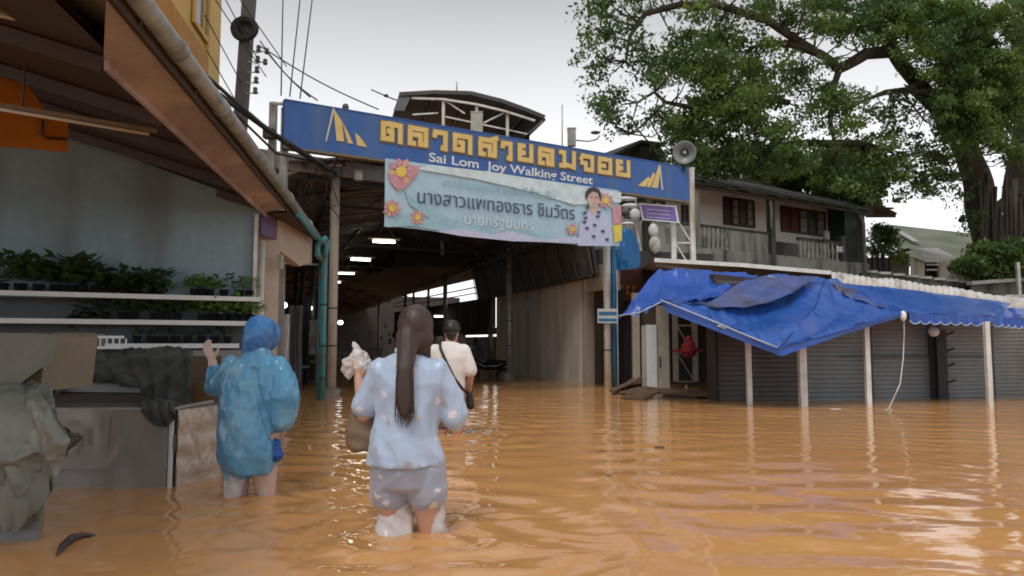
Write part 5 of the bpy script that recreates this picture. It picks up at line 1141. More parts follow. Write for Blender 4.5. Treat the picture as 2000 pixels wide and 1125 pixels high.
# blue tarpaulin awnings
def rowsat(R): return [[at(*p) for p in r] for r in R]
B_rows = [[(1400, 572, 11.9), (1480, 541, 12.3), (1612, 541, 12.35), (1650, 556, 12.2), (1768, 604, 10.95)],
          [(1362, 582, 11.5), (1480, 578, 11.95), (1594, 590, 11.6), (1668, 596, 11.6), (1768, 606, 10.93)],
          [(1325, 586, 11.1), (1425, 614, 11.3), (1556, 640, 10.85), (1672, 622, 11.15), (1768, 608, 10.92)],
          [(1291, 586, 10.9), (1400, 630, 10.65), (1519, 678, 10.3), (1640, 646, 10.55), (1768, 610, 10.9)]]
tb = thing('tarpaulin', at(1519, 678, 10.3), 'large bright blue tarpaulin awning pulled down to a drooping point in the middle', 'tarpaulin')
cloth('sheet', rowsat(B_rows), 'tarp_blue', None, None, 150, 80, .09, 2.9, 3, par=tb, foldu=.10, ff=12)
cloth('valance', rowsat([[(1291, 587, 10.88), (1400, 631, 10.63), (1519, 679, 10.28)], [(1301, 609, 10.86), (1398, 646, 10.62), (1526, 696, 10.27)]]), 'tarp_deep', None, None, 60, 6, .012, 8, 2, par=tb)
cloth('valance', rowsat([[(1519, 679, 10.28), (1640, 647, 10.53), (1768, 611, 10.88)], [(1526, 696, 10.27), (1640, 656, 10.52), (1768, 617, 10.87)]]), 'tarp_deep', None, None, 60, 6, .01, 8, 2, par=tb)
for seq in (((1291, 586, 10.85), (1345, 608, 10.72), (1400, 630, 10.6), (1460, 656, 10.42), (1519, 679, 10.25)), ((1519, 679, 10.25), (1580, 664, 10.4), (1640, 647, 10.5), (1705, 630, 10.68), (1768, 610, 10.85)), ((1519, 679, 10.27), (1556, 640, 10.8), (1594, 590, 11.52), (1612, 545, 12.28))):
    part('piping', MB().tube([at(*p) for p in seq], .012, 6), 'tarp_piping' if seq[-1][0] == 1519 else 'tarp_deep', tb)
for i, (a, c) in enumerate(((1415, 640), (1425, 644), (1407, 637))): part('print', MB().ell(at(a, c, 10.58), (.05, .01, .02), 8, 4), 'tarp_piping', tb)
tg = thing('tarpaulin', at(1480, 560, 12), 'faded grey-brown tarpaulin sheet folded above the big blue awning', 'tarpaulin')
cloth('sheet', rowsat([[(1484, 540, 12.1), (1530, 539, 12.1), (1600, 541, 12.1)], [(1440, 556, 11.85), (1500, 556, 11.9), (1570, 556, 11.85)], [(1390, 588, 11.3), (1460, 588, 11.45), (1548, 572, 11.6)], [(1350, 592, 11.1), (1430, 600, 11.2), (1500, 592, 11.4)]]), 'tarp_grey', None, None, 60, 40, .03, 5, 9, par=tg, foldu=.03, ff=9)
cloth('fold', rowsat([[(1618, 545, 12.2), (1650, 556, 12.1), (1700, 580, 11.8)], [(1640, 572, 12.0), (1668, 584, 11.7), (1730, 602, 11.2)]]), 'tarp_grey', None, None, 30, 14, .03, 6, 4, par=tg, foldu=.05)
ta = thing('tarpaulin', at(1250, 600, 11.3), 'crumpled deep blue tarpaulin hanging over the left corner toward the white pole', 'tarpaulin')
cloth('sheet', rowsat([[(1285, 526, 12.3), (1350, 527, 12.3), (1420, 531, 12.3), (1480, 536, 12.3)], [(1256, 560, 11.9), (1325, 553, 12.0), (1400, 552, 12.0), (1456, 554, 12.05)], [(1228, 596, 11.4), (1295, 580, 11.4), (1360, 574, 11.6), (1420, 572, 11.8)], [(1207, 618, 11.2), (1250, 611, 11.1), (1293, 590, 11.0), (1365, 588, 11.2)]]), 'tarp_deep', None, None, 110, 70, .06, 6, 1, par=ta, foldu=.07, ff=12)
part('edge_tape', MB().tube([at(1207, 617, 11.15), at(1250, 610, 11.02), at(1293, 589, 10.92)], .01, 6), 'tarp_piping', ta)
def scallop(P, n, name, par):
    def fn(u, v):
        x = min(u * (len(P) - 1), len(P) - 1.0001); i = int(x); a = at(*P[i]).lerp(at(*P[i + 1]), x - i)
        return tuple(a + Vector((0, .015 * math.sin(u * n * 6.28), -v * (.115 + .045 * abs(math.sin(u * n * 3.14))))))
    part('valance', MB().grid(fn, n * 12, 5), 'tarp_deep', par)
    part('piping', MB().tube([Vector(fn(k / (n * 10), 1.0)) + Vector((0, -.01, 0)) for k in range(n * 10 + 1)], .009, 5), 'tarp_piping', par)
tcc = thing('tarpaulin', at(1860, 600, 11.5), 'flat blue tarpaulin awning with a scalloped white-edged valance on the right', 'tarpaulin')
cloth('sheet', rowsat([[(1636, 553, 12.25), (1750, 562, 12.35), (1870, 577, 12.5), (1975, 592, 12.7)], [(1700, 578, 11.85), (1780, 582, 11.8), (1880, 594, 11.9), (1965, 603, 12.0)], [(1773, 611, 11.0), (1835, 613, 11.05), (1895, 615, 11.15), (1958, 618, 11.3)]]), 'tarp_blue', None, None, 80, 40, .03, 3, 6, par=tcc, foldu=.03, ff=7)
scallop([(1776, 612, 10.98), (1835, 614, 11.03), (1895, 616, 11.13), (1957, 619, 11.28)], 9, 'v', tcc)
tdd = thing('tarpaulin', at(1990, 615, 11.5), 'blue tarpaulin awning cut by the right edge of the picture', 'tarpaulin')
cloth('sheet', rowsat([[(1968, 600, 12.3), (2060, 612, 12.6)], [(1942, 617, 11.4), (2060, 628, 11.6)]]), 'tarp_deep', None, None, 30, 20, .03, 5, 8, par=tdd, foldu=.04)
scallop([(1942, 618, 11.38), (2060, 629, 11.58)], 9, 'v', tdd)

# ------------------------------------------------------------------ far roofs and bushes on the right
mr_ = thing('mossy_roof_house', at(1810, 480, 36), 'far low house with a large sloping mossy green-grey roof', 'house')
q = [at(1732, 438, 38), at(1900, 456, 36), at(1912, 515, 30), at(1780, 512, 30)]
part('roof', MB().hexa(q + [p + Vector((0, .3, -.15)) for p in q]), 'moss_roof', mr_)
part('wall', MB().hexa([at(1780, 514, 30.4), at(1912, 516, 30.4), at(1912, 516, 36), at(1780, 514, 37), at(1780, 700, 30.4), at(1912, 700, 30.4), at(1912, 700, 36), at(1780, 700, 37)]), 'concrete_dark', mr_)
for a in ((1756, 452, 1790, 472), (1764, 458, 1792, 476), (1828, 470, 1862, 482)): part('roof_patch', MB().beam(at(a[0], a[1], 35.4), at(a[2], a[3], 33.2), .25, .03), 'roof_sheet', mr_)
sd = thing('small_shed', at(1800, 520, 26), 'small pale shed with grey gabled roof below the mossy roof', 'shed')
part('wall', MB().hexa([at(1738, 560, 26), at(1776, 560, 25.5), at(1776, 560, 29), at(1738, 560, 29), at(1738, 499, 26), at(1776, 496, 25.5), at(1776, 496, 29), at(1738, 499, 29)]), 'shed_wall', sd)
part('side_wall', MB().hexa([at(1778, 560, 25.6), at(1806, 560, 26.4), at(1806, 560, 29), at(1778, 560, 29), at(1778, 500, 25.6), at(1806, 510, 26.4), at(1806, 510, 29), at(1778, 500, 29)]), 'concrete', sd)
part('roof', MB().hexa([at(1732, 500, 25.4), at(1775, 487, 25.4), at(1790, 487, 29), at(1745, 497, 29), at(1732, 497, 25.4), at(1775, 484, 25.4), at(1790, 484, 29), at(1745, 494, 29)]), 'roof_tile', sd)
part('roof', MB().hexa([at(1776, 486, 25.3), at(1808, 508, 25.8), at(1868, 507, 27), at(1830, 487, 28), at(1776, 483.5, 25.3), at(1808, 504, 25.8), at(1868, 503, 27), at(1830, 484, 28)]), 'roof_sheet', sd)
part('annex_wall', MB().hexa([at(1834, 560, 26.6), at(1868, 560, 26.6), at(1868, 560, 28), at(1834, 560, 28), at(1834, 511, 26.6), at(1868, 511, 26.6), at(1868, 511, 28), at(1834, 511, 28)]), 'concrete', sd)
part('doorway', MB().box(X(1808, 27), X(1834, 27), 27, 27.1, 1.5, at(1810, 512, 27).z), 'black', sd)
part('shelf_slats', MB().beam(at(1809, 517, 26.6), at(1833, 517, 26.6), .06).beam(at(1809, 527, 26.6), at(1830, 527, 26.6), .06), 'galv', sd)
yw = thing('yard_wall', at(1800, 560, 19.8), 'dark stained yard wall behind the white corrugated roof edge', 'wall')
YW = Plane((X(1690, 19.9), 19.9), (X(2100, 21.2), 21.2))
part('wall', MB().poly(YW, [(0, -.5), (YW.L, -.5), (YW.L, 2.5), (YW.L * .55, 2.62), (YW.L * .3, 2.78), (0, 2.95)], -.2, 0), 'concrete_dark', yw)
for k in range(9): part('coping', MB().pbox(YW, YW.L * k / 16 + .02, YW.L * (k + .93) / 16, 2.93 - .034 * k, 3.0 - .034 * k, -.25, .05), 'concrete', yw)
lw = thing('low_wall', at(1720, 520, 23.6), 'dim brown low fence beside the right end of the balcony house', 'fence')
part('wall', MB().box(X(1694, 24.3), X(1745, 24.3), 24.3, 24.5, 2.2, at(1700, 503, 24.3).z), 'concrete_dark', lw)
for k in range(5): part('post', MB().box(X(1698 + 11 * k, 24.2), X(1700 + 11 * k, 24.2), 24.2, 24.28, 2.2, at(1700, 499, 24.2).z), 'wood_dark', lw)
fe = thing('far_roof_edge', at(1945, 548, 20), 'pale flat roof edge just above the corrugated awning at the right', 'roof')
part('edge', MB().beam(at(1893, 553, 20), at(2080, 540, 21), .2, .1), 'roof_sheet', fe); part('wall', MB().hexa([at(1896, 620, 20), at(2080, 620, 21), at(2080, 620, 23), at(1896, 620, 23), at(1896, 557, 20), at(2080, 545, 21), at(2080, 545, 23), at(1896, 557, 23)]), 'concrete_dark', fe)
bc = thing('white_bin', at(1985, 585, 14.5), 'pale blue-white container on the corrugated roof at the right edge', 'container')
part('body', MB().box(X(1968, 14.6), X(2040, 14.6), 14.6, 15.2, at(1980, 600, 14.6).z, at(1980, 580, 14.6).z), 'lightbox', bc); part('lid', MB().box(X(1964, 14.6), X(2044, 14.6), 14.55, 15.25, at(1980, 580, 14.6).z + .002, at(1980, 576, 14.6).z), 'corrugated_white', bc)
single('metal_post', MB().box(X(1992, 19.5), X(1998, 19.5), 19.5, 19.58, 2.2, at(1995, 512, 19.5).z), 'galv', 'short pale post before the bushes at the right edge', 'post')

# ------------------------------------------------------------------ leaves: many small folded quads
def leaves(clusters, size, seed, flat=.45):
    """clusters: array of (x,y,z,r,n) -> verts, faces"""
    g = np.random.default_rng(seed); cl = np.array(clusters, float)
    n = cl[:, 4].astype(int); idx = np.repeat(np.arange(len(cl)), n); N = len(idx)
    d = g.normal(size=(N, 3)); d /= np.linalg.norm(d, axis=1)[:, None]
    rad = (g.random(N) ** .45)[:, None] * cl[idx, 3][:, None]
    p = cl[idx, :3] + d * rad * np.array([1.15, 1.0, .62])
    a = g.normal(size=(N, 3)); a[:, 2] -= .35; a /= np.linalg.norm(a, axis=1)[:, None]
    up = g.normal(size=(N, 3)) * flat; up[:, 2] += 1
    s = np.cross(a, up); s /= np.linalg.norm(s, axis=1)[:, None] + 1e-9
    L = (size * g.uniform(.45, 1.6, N) * (1 + .25 * np.sin(idx * 1.7)))[:, None]; nrm = np.cross(a, s)
    v = np.stack([p - a * L * .5, p + s * L * .28 + nrm * L * .08, p + a * L * .5, p - s * L * .28 + nrm * L * .08], 1).reshape(-1, 3)
    k = np.arange(N)[:, None] * 4; f = np.concatenate([k + np.array([0, 1, 2]), k + np.array([0, 2, 3])], 1).reshape(-1, 3)
    return v, f
def leafobj(name, clusters, size, seed, m, par):
    v, f = leaves(clusters, size, seed); me = bpy.data.meshes.new(name); o_ = np.array(ORG[par.name])
    v = v - o_
    me.vertices.add(len(v)); me.vertices.foreach_set('co', v.ravel().astype('f'))
    me.loops.add(f.size); me.loops.foreach_set('vertex_index', f.ravel().astype('i'))
    me.polygons.add(len(f)); me.polygons.foreach_set('loop_start', np.arange(0, f.size, 3, dtype='i'))
    me.update(calc_edges=True); me.materials.append(M(m)); return part(name, me, m, par, kind='stuff')
tree = thing('fig_tree', at(1930, 560, 22), 'huge old fig tree whose spreading leafy crown fills the upper right', 'tree')
def limb(pts, rs, name='limb'):
    P = [at(a, c, y) for a, c, y in pts]; out = []; ro = []
    for i in range(len(P) - 1):
        for k in range(5):
            t_ = k / 5; q = P[i].lerp(P[i + 1], t_); w = .06 * rs[i]; out.append(q + Vector((w * 3 * wob(q, 2, 1), w * 3 * wob(q, 2, 2), w * 3 * wob(q, 2, 3)))); ro.append(rs[i] + (rs[i + 1] - rs[i]) * t_)
    out.append(P[-1]); ro.append(rs[-1])
    part(name, MB().tube(out, ro, 12), 'bark', tree); return out
LP = []
LP += limb([(1965, 600, 22), (1945, 500, 22), (1922, 420, 22), (1903, 340, 22), (1880, 280, 22)], [.8, .6, .46, .40, .32], 'trunk')
LP += limb([(2010, 600, 22.6), (1995, 480, 22.6), (1985, 380, 22.8), (1995, 280, 23), (2010, 160, 23), (1985, 60, 23), (2000, -60, 23)], [.6, .5, .4, .34, .3, .26, .2], 'trunk')
LP += limb([(1880, 280, 22), (1850, 240, 21.8), (1800, 175, 21.5), (1755, 115, 21), (1720, 60, 21), (1705, -40, 21)], [.32, .25, .22, .20, .18, .15])
LP += limb([(1745, 100, 21), (1690, 105, 20.6), (1640, 135, 20.3), (1600, 105, 20), (1540, 85, 19.6), (1480, 88, 19.2)], [.20, .17, .15, .12, .10, .06])
LP += limb([(1640, 135, 20.3), (1625, 180, 20.2), (1622, 240, 20.2), (1634, 300, 20.2)], [.10, .08, .07, .04])
LP += limb([(1590, 100, 20), (1500, 40, 19), (1400, 10, 18.5), (1330, 8, 18), (1260, 28, 18), (1230, 70, 18), (1222, 120, 18)], [.12, .11, .10, .09, .07, .05, .03])
LP += limb([(1540, 200, 20), (1440, 180, 19), (1350, 210, 18.6), (1300, 200, 18.4), (1278, 180, 18.4), (1245, 200, 18.4)], [.09, .08, .07, .05, .04, .025])
LP += limb([(1850, 240, 21.8), (1780, 175, 21), (1730, 180, 20.5), (1690, 195, 20.3)], [.14, .1, .08, .04])
LP += limb([(1690, 280, 20.5), (1620, 282, 20.2), (1550, 278, 20), (1480, 300, 19.6)], [.10, .12, .09, .05])
LP += limb([(1880, 300, 22), (1920, 200, 21.5), (1900, 120, 21), (1860, 40, 21)], [.22, .16, .12, .08])
LP += limb([(1985, 380, 22.8), (1940, 410, 22.4), (1900, 440, 22)], [.2, .12, .05])
LP += limb([(1300, 200, 18.4), (1260, 240, 18.2), (1235, 262, 18)], [.04, .03, .015])
for k in range(12):
    px = 1915 + 8 * k + rr.uniform(-3, 3); part('aerial_root', MB().tube([at(px, 350 + rr.uniform(-20, 60), 21.6), at(px + rr.uniform(-6, 6), 440, 21.5), at(px + rr.uniform(-8, 8), 560, 21.4)], [.05, .04, .05], 6), 'bark', tree)
# crown masses: (px, py, rx, ry, depth, clusters, leaves per cluster)
CR = [(1165, 30, 42, 55, 18, 15, 60), (1150, 110, 34, 50, 18, 11, 50), (1180, 170, 50, 45, 18, 11, 60), (1160, 205, 36, 34, 18, 8, 55), (1210, 235, 44, 30, 18, 10, 55),
      (1240, 40, 60, 24, 18, 8, 45), (1250, 130, 60, 60, 18.3, 14, 45), (1290, 8, 90, 26, 18, 16, 60), (1270, 230, 40, 36, 18.3, 9, 40), (1380, 15, 60, 26, 18.6, 12, 55),
      (1310, 130, 60, 42, 18.6, 26, 75), (1230, 95, 40, 40, 18, 12, 55), (1370, 115, 60, 45, 19, 30, 80), (1440, 90, 60, 45, 19, 22, 70), (1420, 170, 80, 60, 19, 42, 85), (1350, 225, 60, 42, 19, 24, 75), (1345, 270, 50, 40, 19, 24, 80),
      (1500, 130, 70, 50, 19.5, 26, 75), (1500, 210, 80, 50, 19.5, 36, 80), (1450, 270, 80, 40, 19.6, 26, 70), (1430, 320, 90, 34, 20, 26, 75), (1560, 310, 70, 34, 20.4, 24, 75), (1480, 20, 80, 38, 19, 22, 60),
      (1580, 30, 70, 36, 20, 26, 75), (1660, 20, 70, 42, 20.5, 30, 80), (1600, 160, 50, 50, 20, 22, 70), (1660, 60, 50, 30, 20.4, 14, 60), (1640, 210, 50, 50, 20.3, 20, 65), (1600, 240, 60, 24, 20.3, 9, 45),
      (1770, 40, 80, 55, 21, 44, 90), (1860, 60, 80, 60, 21, 50, 95), (1840, 130, 70, 45, 20.8, 30, 85), (1900, 160, 70, 70, 20.8, 48, 95), (1930, 90, 60, 70, 21, 40, 95), (1880, 230, 55, 50, 20.8, 30, 90), (1920, 270, 40, 34, 20.8, 16, 80),
      (1950, 220, 40, 50, 21, 20, 80), (1720, 200, 60, 26, 20.6, 12, 50), (1700, 260, 80, 40, 21, 14, 40), (1790, 250, 60, 40, 21.4, 12, 40), (1650, 310, 60, 50, 21, 24, 60), (1700, 340, 70, 40, 21.2, 14, 45), (1770, 320, 80, 40, 21.6, 15, 42), (1790, 365, 40, 16, 21.6, 3, 30),
      (1850, 360, 50, 40, 21.8, 10, 45), (1880, 400, 20, 30, 21.8, 3, 30), (2020, 60, 60, 80, 21.5, 30, 85), (2030, 220, 50, 70, 22, 22, 80), (2000, 370, 30, 60, 22.6, 8, 60),
      (2140, 60, 110, 190, 22, 60, 85), (2300, 0, 120, 220, 23, 50, 80), (1450, -90, 200, 70, 19, 60, 75), (1250, -70, 110, 60, 18, 26, 65), (1750, -100, 260, 90, 21, 90, 80), (2050, -200, 260, 120, 22, 70, 80), (1600, -240, 260, 100, 20, 60, 80)]
cl = []; g_ = np.random.default_rng(11)
for (px, py, rx, ry, Y, n, m_) in CR:
    if px < 1330 and py > 0: n = int(n * .72); m_ *= .85
    for _ in range(n):
        t_ = g_.uniform(0, 6.283); q_ = g_.random() ** .5
        a, c = px + rx * q_ * math.cos(t_), py + ry * q_ * math.sin(t_); yy = Y + g_.normal() * .9
        p = at(a, c, yy); cl.append((p.x, p.y, p.z, g_.uniform(.22, .5), m_ * g_.uniform(.5, 1.15)))
for (px, py, rx, ry, Y, n, m_) in [(1740, 300, 60, 50, 20.4, 22, 60), (1800, 330, 60, 40, 20.6, 18, 55), (1700, 350, 40, 40, 20.4, 14, 60), (1850, 340, 40, 50, 20.8, 12, 55), (1890, 420, 16, 30, 21, 5, 50), (1770, 375, 50, 14, 20.6, 6, 36), (1800, 60, 60, 60, 19.6, 24, 90), (1880, 90, 60, 90, 19.6, 40, 95), (1930, 180, 50, 90, 19.8, 40, 95), (1870, 210, 50, 60, 19.8, 26, 90), (1960, 60, 60, 60, 19.6, 26, 90), (1740, 30, 50, 40, 19.6, 16, 80), (1980, 180, 30, 60, 20, 16, 80), (1690, 60, 40, 30, 19.5, 8, 70), (1910, 250, 50, 40, 20, 22, 90), (1960, 290, 30, 30, 20.2, 9, 80), (1860, 270, 30, 30, 20.2, 8, 70), (1330, 110, 60, 50, 18, 12, 80), (1440, 190, 70, 60, 18.3, 18, 80), (1400, 300, 60, 40, 19, 22, 75), (1520, 290, 60, 36, 19, 20, 75), (1340, 300, 36, 36, 18.4, 14, 75), (1640, 340, 50, 36, 20, 16, 75), (1180, 90, 50, 90, 18, 12, 50)]:
    for _ in range(n):
        t_ = g_.uniform(0, 6.283); q_ = g_.random() ** .5
        p = at(px + rx * q_ * math.cos(t_), py + ry * q_ * math.sin(t_), Y + g_.normal() * .5); cl.append((p.x, p.y, p.z, g_.uniform(.2, .45), m_ * g_.uniform(.5, 1.15)))
cl = [(*q_[:4], q_[4] * 1.5) for q_ in cl]
leafobj('foliage', cl, .102, 3, 'leaf', tree)
LPv = np.array([tuple(p) for p in LP]); b = MB()          # twigs that tie the outer leaf clusters to the nearest limb
for i, q_ in enumerate(cl):
    if i % 3 == 0:
        dd = np.linalg.norm(LPv - np.array(q_[:3]), axis=1); k = int(dd.argmin())
        if .4 < dd[k] < 3.2:
            s_, e_ = Vector(LPv[k]), Vector(q_[:3]); mid = (s_ + e_) / 2 + Vector((0, 0, -.12 * dd[k])); b.tube([s_, mid, e_], [.028, .018, .006], 4, False)
part('twigs', b, 'bark', tree, kind='stuff')
def bush(lab, px, py, Y, spec, seed, size=.12):
    t = thing('bush', at(px, py, Y), lab, 'bush'); cc_ = []
    gg = np.random.default_rng(seed)
    for (a, c, rx, ry, n, m_) in spec:
        for _ in range(n): th = gg.uniform(0, 6.28); qq = gg.random() ** .5; p = at(a + rx * qq * math.cos(th), c + ry * qq * math.sin(th), Y + gg.normal() * .4); cc_.append((p.x, p.y, p.z, .3, m_))
    leafobj('foliage', cc_, size, seed, 'leaf', t)
    part('stem', MB().tube([at(px, py + 60, Y), at(px, py, Y)], [.08, .03], 8), 'bark', t)
bush('dark green bush beneath the fig tree trunk at the right edge', 1950, 520, 20.6, [(1950, 510, 60, 36, 50, 90), (1900, 520, 30, 28, 18, 80), (2010, 500, 40, 50, 26, 90)], 5)
bush('green shrub between the balcony house and the mossy roof', 1722, 480, 25.5, [(1722, 470, 26, 32, 30, 80), (1750, 500, 14, 14, 6, 60)], 6)
bush('dark leafy tree top rising directly behind the balcony house roof', 1640, 330, 26, [(1640, 340, 55, 60, 130, 140), (1692, 370, 34, 40, 60, 130), (1550, 340, 70, 32, 90, 120), (1420, 325, 80, 30, 80, 110)], 7, .15)

# ------------------------------------------------------------------ people
def hand(b, w, d, pal, spread, curl, s=1.0, side=1):
    """palm and five fingers. w wrist, d hand direction, pal palm normal (fingers curl towards it)"""
    w, d, pal = Vector(w), Vector(d).normalized(), Vector(pal).normalized(); t = d.cross(pal).normalized() * side
    pal = pal - d * pal.dot(d); pal.normalize()
    b.cap(w, .024 * s, w + d * .045 * s, .022 * s)
    for k, (o, ln) in enumerate(((-.028, .062), (-.0095, .074), (.0095, .07), (.027, .055))):
        r = .0088 * s; a = w + d * .05 * s + t * o * .75 * s; p = w + d * .085 * s + t * o * s
        b.cap(a, .013 * s, p, r * 1.15)
        q = p; dr = (d + t * o * spread).normalized()
        for j in range(3):
            dr = (dr + pal * curl * (.6 + .3 * j)).normalized(); n = q + dr * ln * s * (.42, .32, .26)[j]; b.cap(q, r * (1, .94, .88)[j], n, r * (.94, .88, .8)[j]); q = n
    q = w + d * .02 * s - t * .022 * s; dr = (d * .6 - t * .9 + pal * .25).normalized()
    for j in range(2): n = q + dr * .036 * s; b.cap(q, .0125 * s - .002 * j, n, .0105 * s - .0015 * j); q = n; dr = (dr + d * .6 + pal * curl).normalized()
def face(b, c, r, fwd):
    f = Vector(fwd).normalized(); s = f.cross(Vector((0, 0, 1))).normalized()
    b.cap(c + f * r * .86 + Vector((0, 0, .01)), .009, c + f * r * 1.12 + Vector((0, 0, -.022)), .013)
    for q in (-1, 1):
        b.ell(c + f * r * .82 + s * q * .033 + Vector((0, 0, .005)), (.016, .012, .010)); b.ell(c + s * q * r * .80 + Vector((0, 0, -.005)), (.010, .018, .030))
    b.ell(c + f * r * .84 + Vector((0, 0, -.055)), (.024, .014, .009)); b.ell(c + f * r * .55 + Vector((0, 0, -.085)), (.04, .04, .03))
def shift(mb, o): o = Vector(o); mb.v = [(v[0] + o.x, v[1] + o.y, v[2] + o.z) for v in mb.v]; return mb
V = Vector
# --- woman in the pale blue printed outfit
o1 = V((-.526, 3.68, -.47)); w1_ = thing('person', o1, 'woman in pale blue printed shirt and shorts with white bag in raised hand', 'person')
def leg(b, hx, kx, ax, ky=0, ay=0, s=1.0, hz=.80):
    b.chain([(hx, 0, hz), (hx + (kx - hx) * .5, ky * .5, hz - .18), (kx, ky, .45)], [.088 * s, .078 * s, .052 * s], 16)
    b.chain([(kx, ky, .45), (kx + (ax - kx) * .35, ky + (ay - ky) * .35 - .012, .33), (ax, ay, .09)], [.052 * s, .056 * s, .036 * s], 14)
    b.cap((ax, ay - .03, .05), .036, (ax, ay + .15, .035), .03)
b = MB(); leg(b, -.085, -.085, -.09, .05, -.12); leg(b, .085, .115, .12, .02, .10)
b.cap((-.055, 0, .86), .09, (.055, 0, .86), .09); b.cap((0, 0, .95), .10, (0, 0, 1.15), .105); b.cap((-.09, 0, 1.25), .068, (.09, 0, 1.25), .068)
b.cap((0, 0, 1.3), .05, (.02, .01, 1.43), .045)
hc_ = V((.03, .02, 1.49)); b.ell(hc_, (.076, .094, .104)); face(b, hc_, .09, (.1, 1, -.1))
b.chain([(-.14, 0, 1.26), (-.235, .05, 1.05)], [.042, .040]); b.chain([(-.235, .05, 1.05), (-.275, .10, 1.23)], [.042, .027]); hand(b, (-.275, .105, 1.235), (-.12, .1, 1), (0, 1, .1), 4, .55)
b.chain([(.14, 0, 1.26), (.235, .04, 1.03)], [.042, .040]); b.chain([(.235, .04, 1.03), (.17, .24, .99)], [.042, .027]); hand(b, (.17, .245, .99), (-.3, 1, 0), (-.3, 0, -1), 4, .5, 1, -1)
part('body', shift(remesh(b, .0075, 4), o1), 'skin', w1_)
def cfold(amp, f, sd, z0=None, vert=1.0):
    def g(p, n): return amp * (wob((p.x, p.y, p.z * vert), f, sd) + .5 * wob((p.x + p.z * .6, p.y, p.z * vert), f * 2.3, sd + 3))
    return g
b = MB().loft([(-.012, 0, .81, .190, .158), (-.012, 0, .87, .184, .150), (-.008, 0, .95, .164, .134), (0, 0, 1.05, .158, .130), (0, 0, 1.15, .168, .130), (0, 0, 1.22, .178, .124), (0, 0, 1.28, .176, .108), (0, 0, 1.33, .130, .085), (.0, .0, 1.365, .065, .062)], 48, .012, 1)
b.chain([(-.145, 0, 1.28), (-.195, .03, 1.18), (-.228, .045, 1.10)], [.054, .062, .070], 18); b.chain([(.145, 0, 1.28), (.20, .03, 1.15), (.226, .04, 1.05)], [.054, .062, .070], 18)
fd1 = cfold(.008, 13, 2, vert=.5)
part('shirt', shift(remesh(b, .009, 3, .5, lambda p, n: .008 + .6 * fd1(p, n) + .020 * ridge((p.x, p.y, p.z * .7), 11, 3) + .008 * ridge(p, 24, 8) + .010 * math.sin(p.x * 46 + p.z * 14 + 2 * math.sin(p.z * 8)) * min(1, max(0, 1.25 - p.z) * 3) * .6), o1), 'satin', w1_)
part('collar', shift(MB().tube([(.062 * math.cos(t / 16 * 6.283), .058 * math.sin(t / 16 * 6.283), 1.375 + .006 * math.sin(t)) for t in range(17)], .014, 8), o1), 'satin', w1_)
b = MB().loft([(-.01, 0, .66, .002, .002), (-.01, 0, .70, .15, .115), (-.01, -.01, .78, .168, .126), (-.01, -.005, .84, .156, .116), (-.01, 0, .88, .12, .09)], 40)
b.chain([(-.085, 0, .80), (-.09, .03, .665)], [.102, .104], 18); b.chain([(.085, 0, .80), (.098, .01, .67)], [.102, .104], 18)
part('shorts', shift(remesh(b, .009, 2, .5, lambda p, n: .006 + .010 * ridge((p.x, p.y, p.z * 1.4), 14, 6) + .002 * wob(p, 20, 2)), o1), 'satin_shorts', w1_)
b = MB().cap((-.075, .04, .575), .074, (-.088, .02, .42), .080, 20); b.cap((-.025, .02, .625), .035, (-.03, .0, .44), .072, 16)
part('leg_cover', shift(remesh(b, .009, 2, .5, cfold(.016, 24, 3, vert=.6)), o1), 'plastic_white', w1_, 'crumpled translucent white plastic on the leg')
b = MB().cap((.128, .01, .62), .045, (.142, .02, .42), .064, 20)
part('leg_cover', shift(remesh(b, .009, 2, .5, cfold(.014, 24, 5, vert=.6)), o1), 'plastic_white', w1_, 'crumpled translucent white plastic on the leg')
# hair: cap and long straight fall down the back
b = MB().ell(hc_ + V((0, -.012, .018)), (.094, .106, .108), 24, 14); b.ell(hc_ + V((.01, -.04, -.045)), (.088, .07, .10), 20, 12)
b.loft([(.004, -.158, 1.05, .010, .006), (.002, -.160, 1.08, .026, .010), (.0, -.160, 1.13, .036, .013), (0, -.158, 1.2, .039, .016), (.0, -.145, 1.29, .043, .022), (.004, -.10, 1.38, .052, .036), (0, -.06, 1.46, .062, .05), (.01, -.03, 1.54, .04, .05)], 30, .02, 4)
b.cap((.07, -.01, 1.50), .045, (.085, .0, 1.33), .028)
part('hair', shift(remesh(b, .007, 2, .5, lambda p, n: .0008 * math.sin(p.x * 300 + 2 * math.sin(p.z * 5)) + .0015 * wob(p, 9, 2)), o1), 'hair', w1_)
b = MB(); rh = random.Random(4)
for i in range(80):
    x_ = rh.uniform(-.042, .045) ; y_ = -.160 + rh.uniform(-.008, .006); zt_ = rh.uniform(1.28, 1.42); zb_ = rh.uniform(1.0, 1.10)
    b.tube([(x_ * .6 + .0, -.105, zt_), (x_, y_, (zt_ + zb_) / 2 + .04), (x_ + rh.uniform(-.01, .01), y_, zb_ + .05), (x_ * .8 + rh.uniform(-.012, .012) - .006, y_ - .003, zb_)], [.0018, .0022, .0018, .0005], 5, False)
part('loose_strands', shift(b, o1), 'hair', w1_, kind='stuff')
pbag = o1 + V((-.295, .15, 1.335)); b = MB().cap(pbag + V((.0, 0, .0)), .055, pbag + V((.02, 0, -.045)), .062); b.cap(pbag + V((-.03, 0, -.02)), .045, pbag + V((-.065, 0, -.055)), .03); b.cap(pbag + V((-.02, 0, -.04)), .04, pbag + V((-.045, .0, -.095)), .022); b.cap(pbag + V((.03, 0, .0)), .04, pbag + V((.08, -.01, -.07)), .03); b.cap(pbag + V((.0, 0, .02)), .04, pbag + V((-.01, 0, .055)), .025)
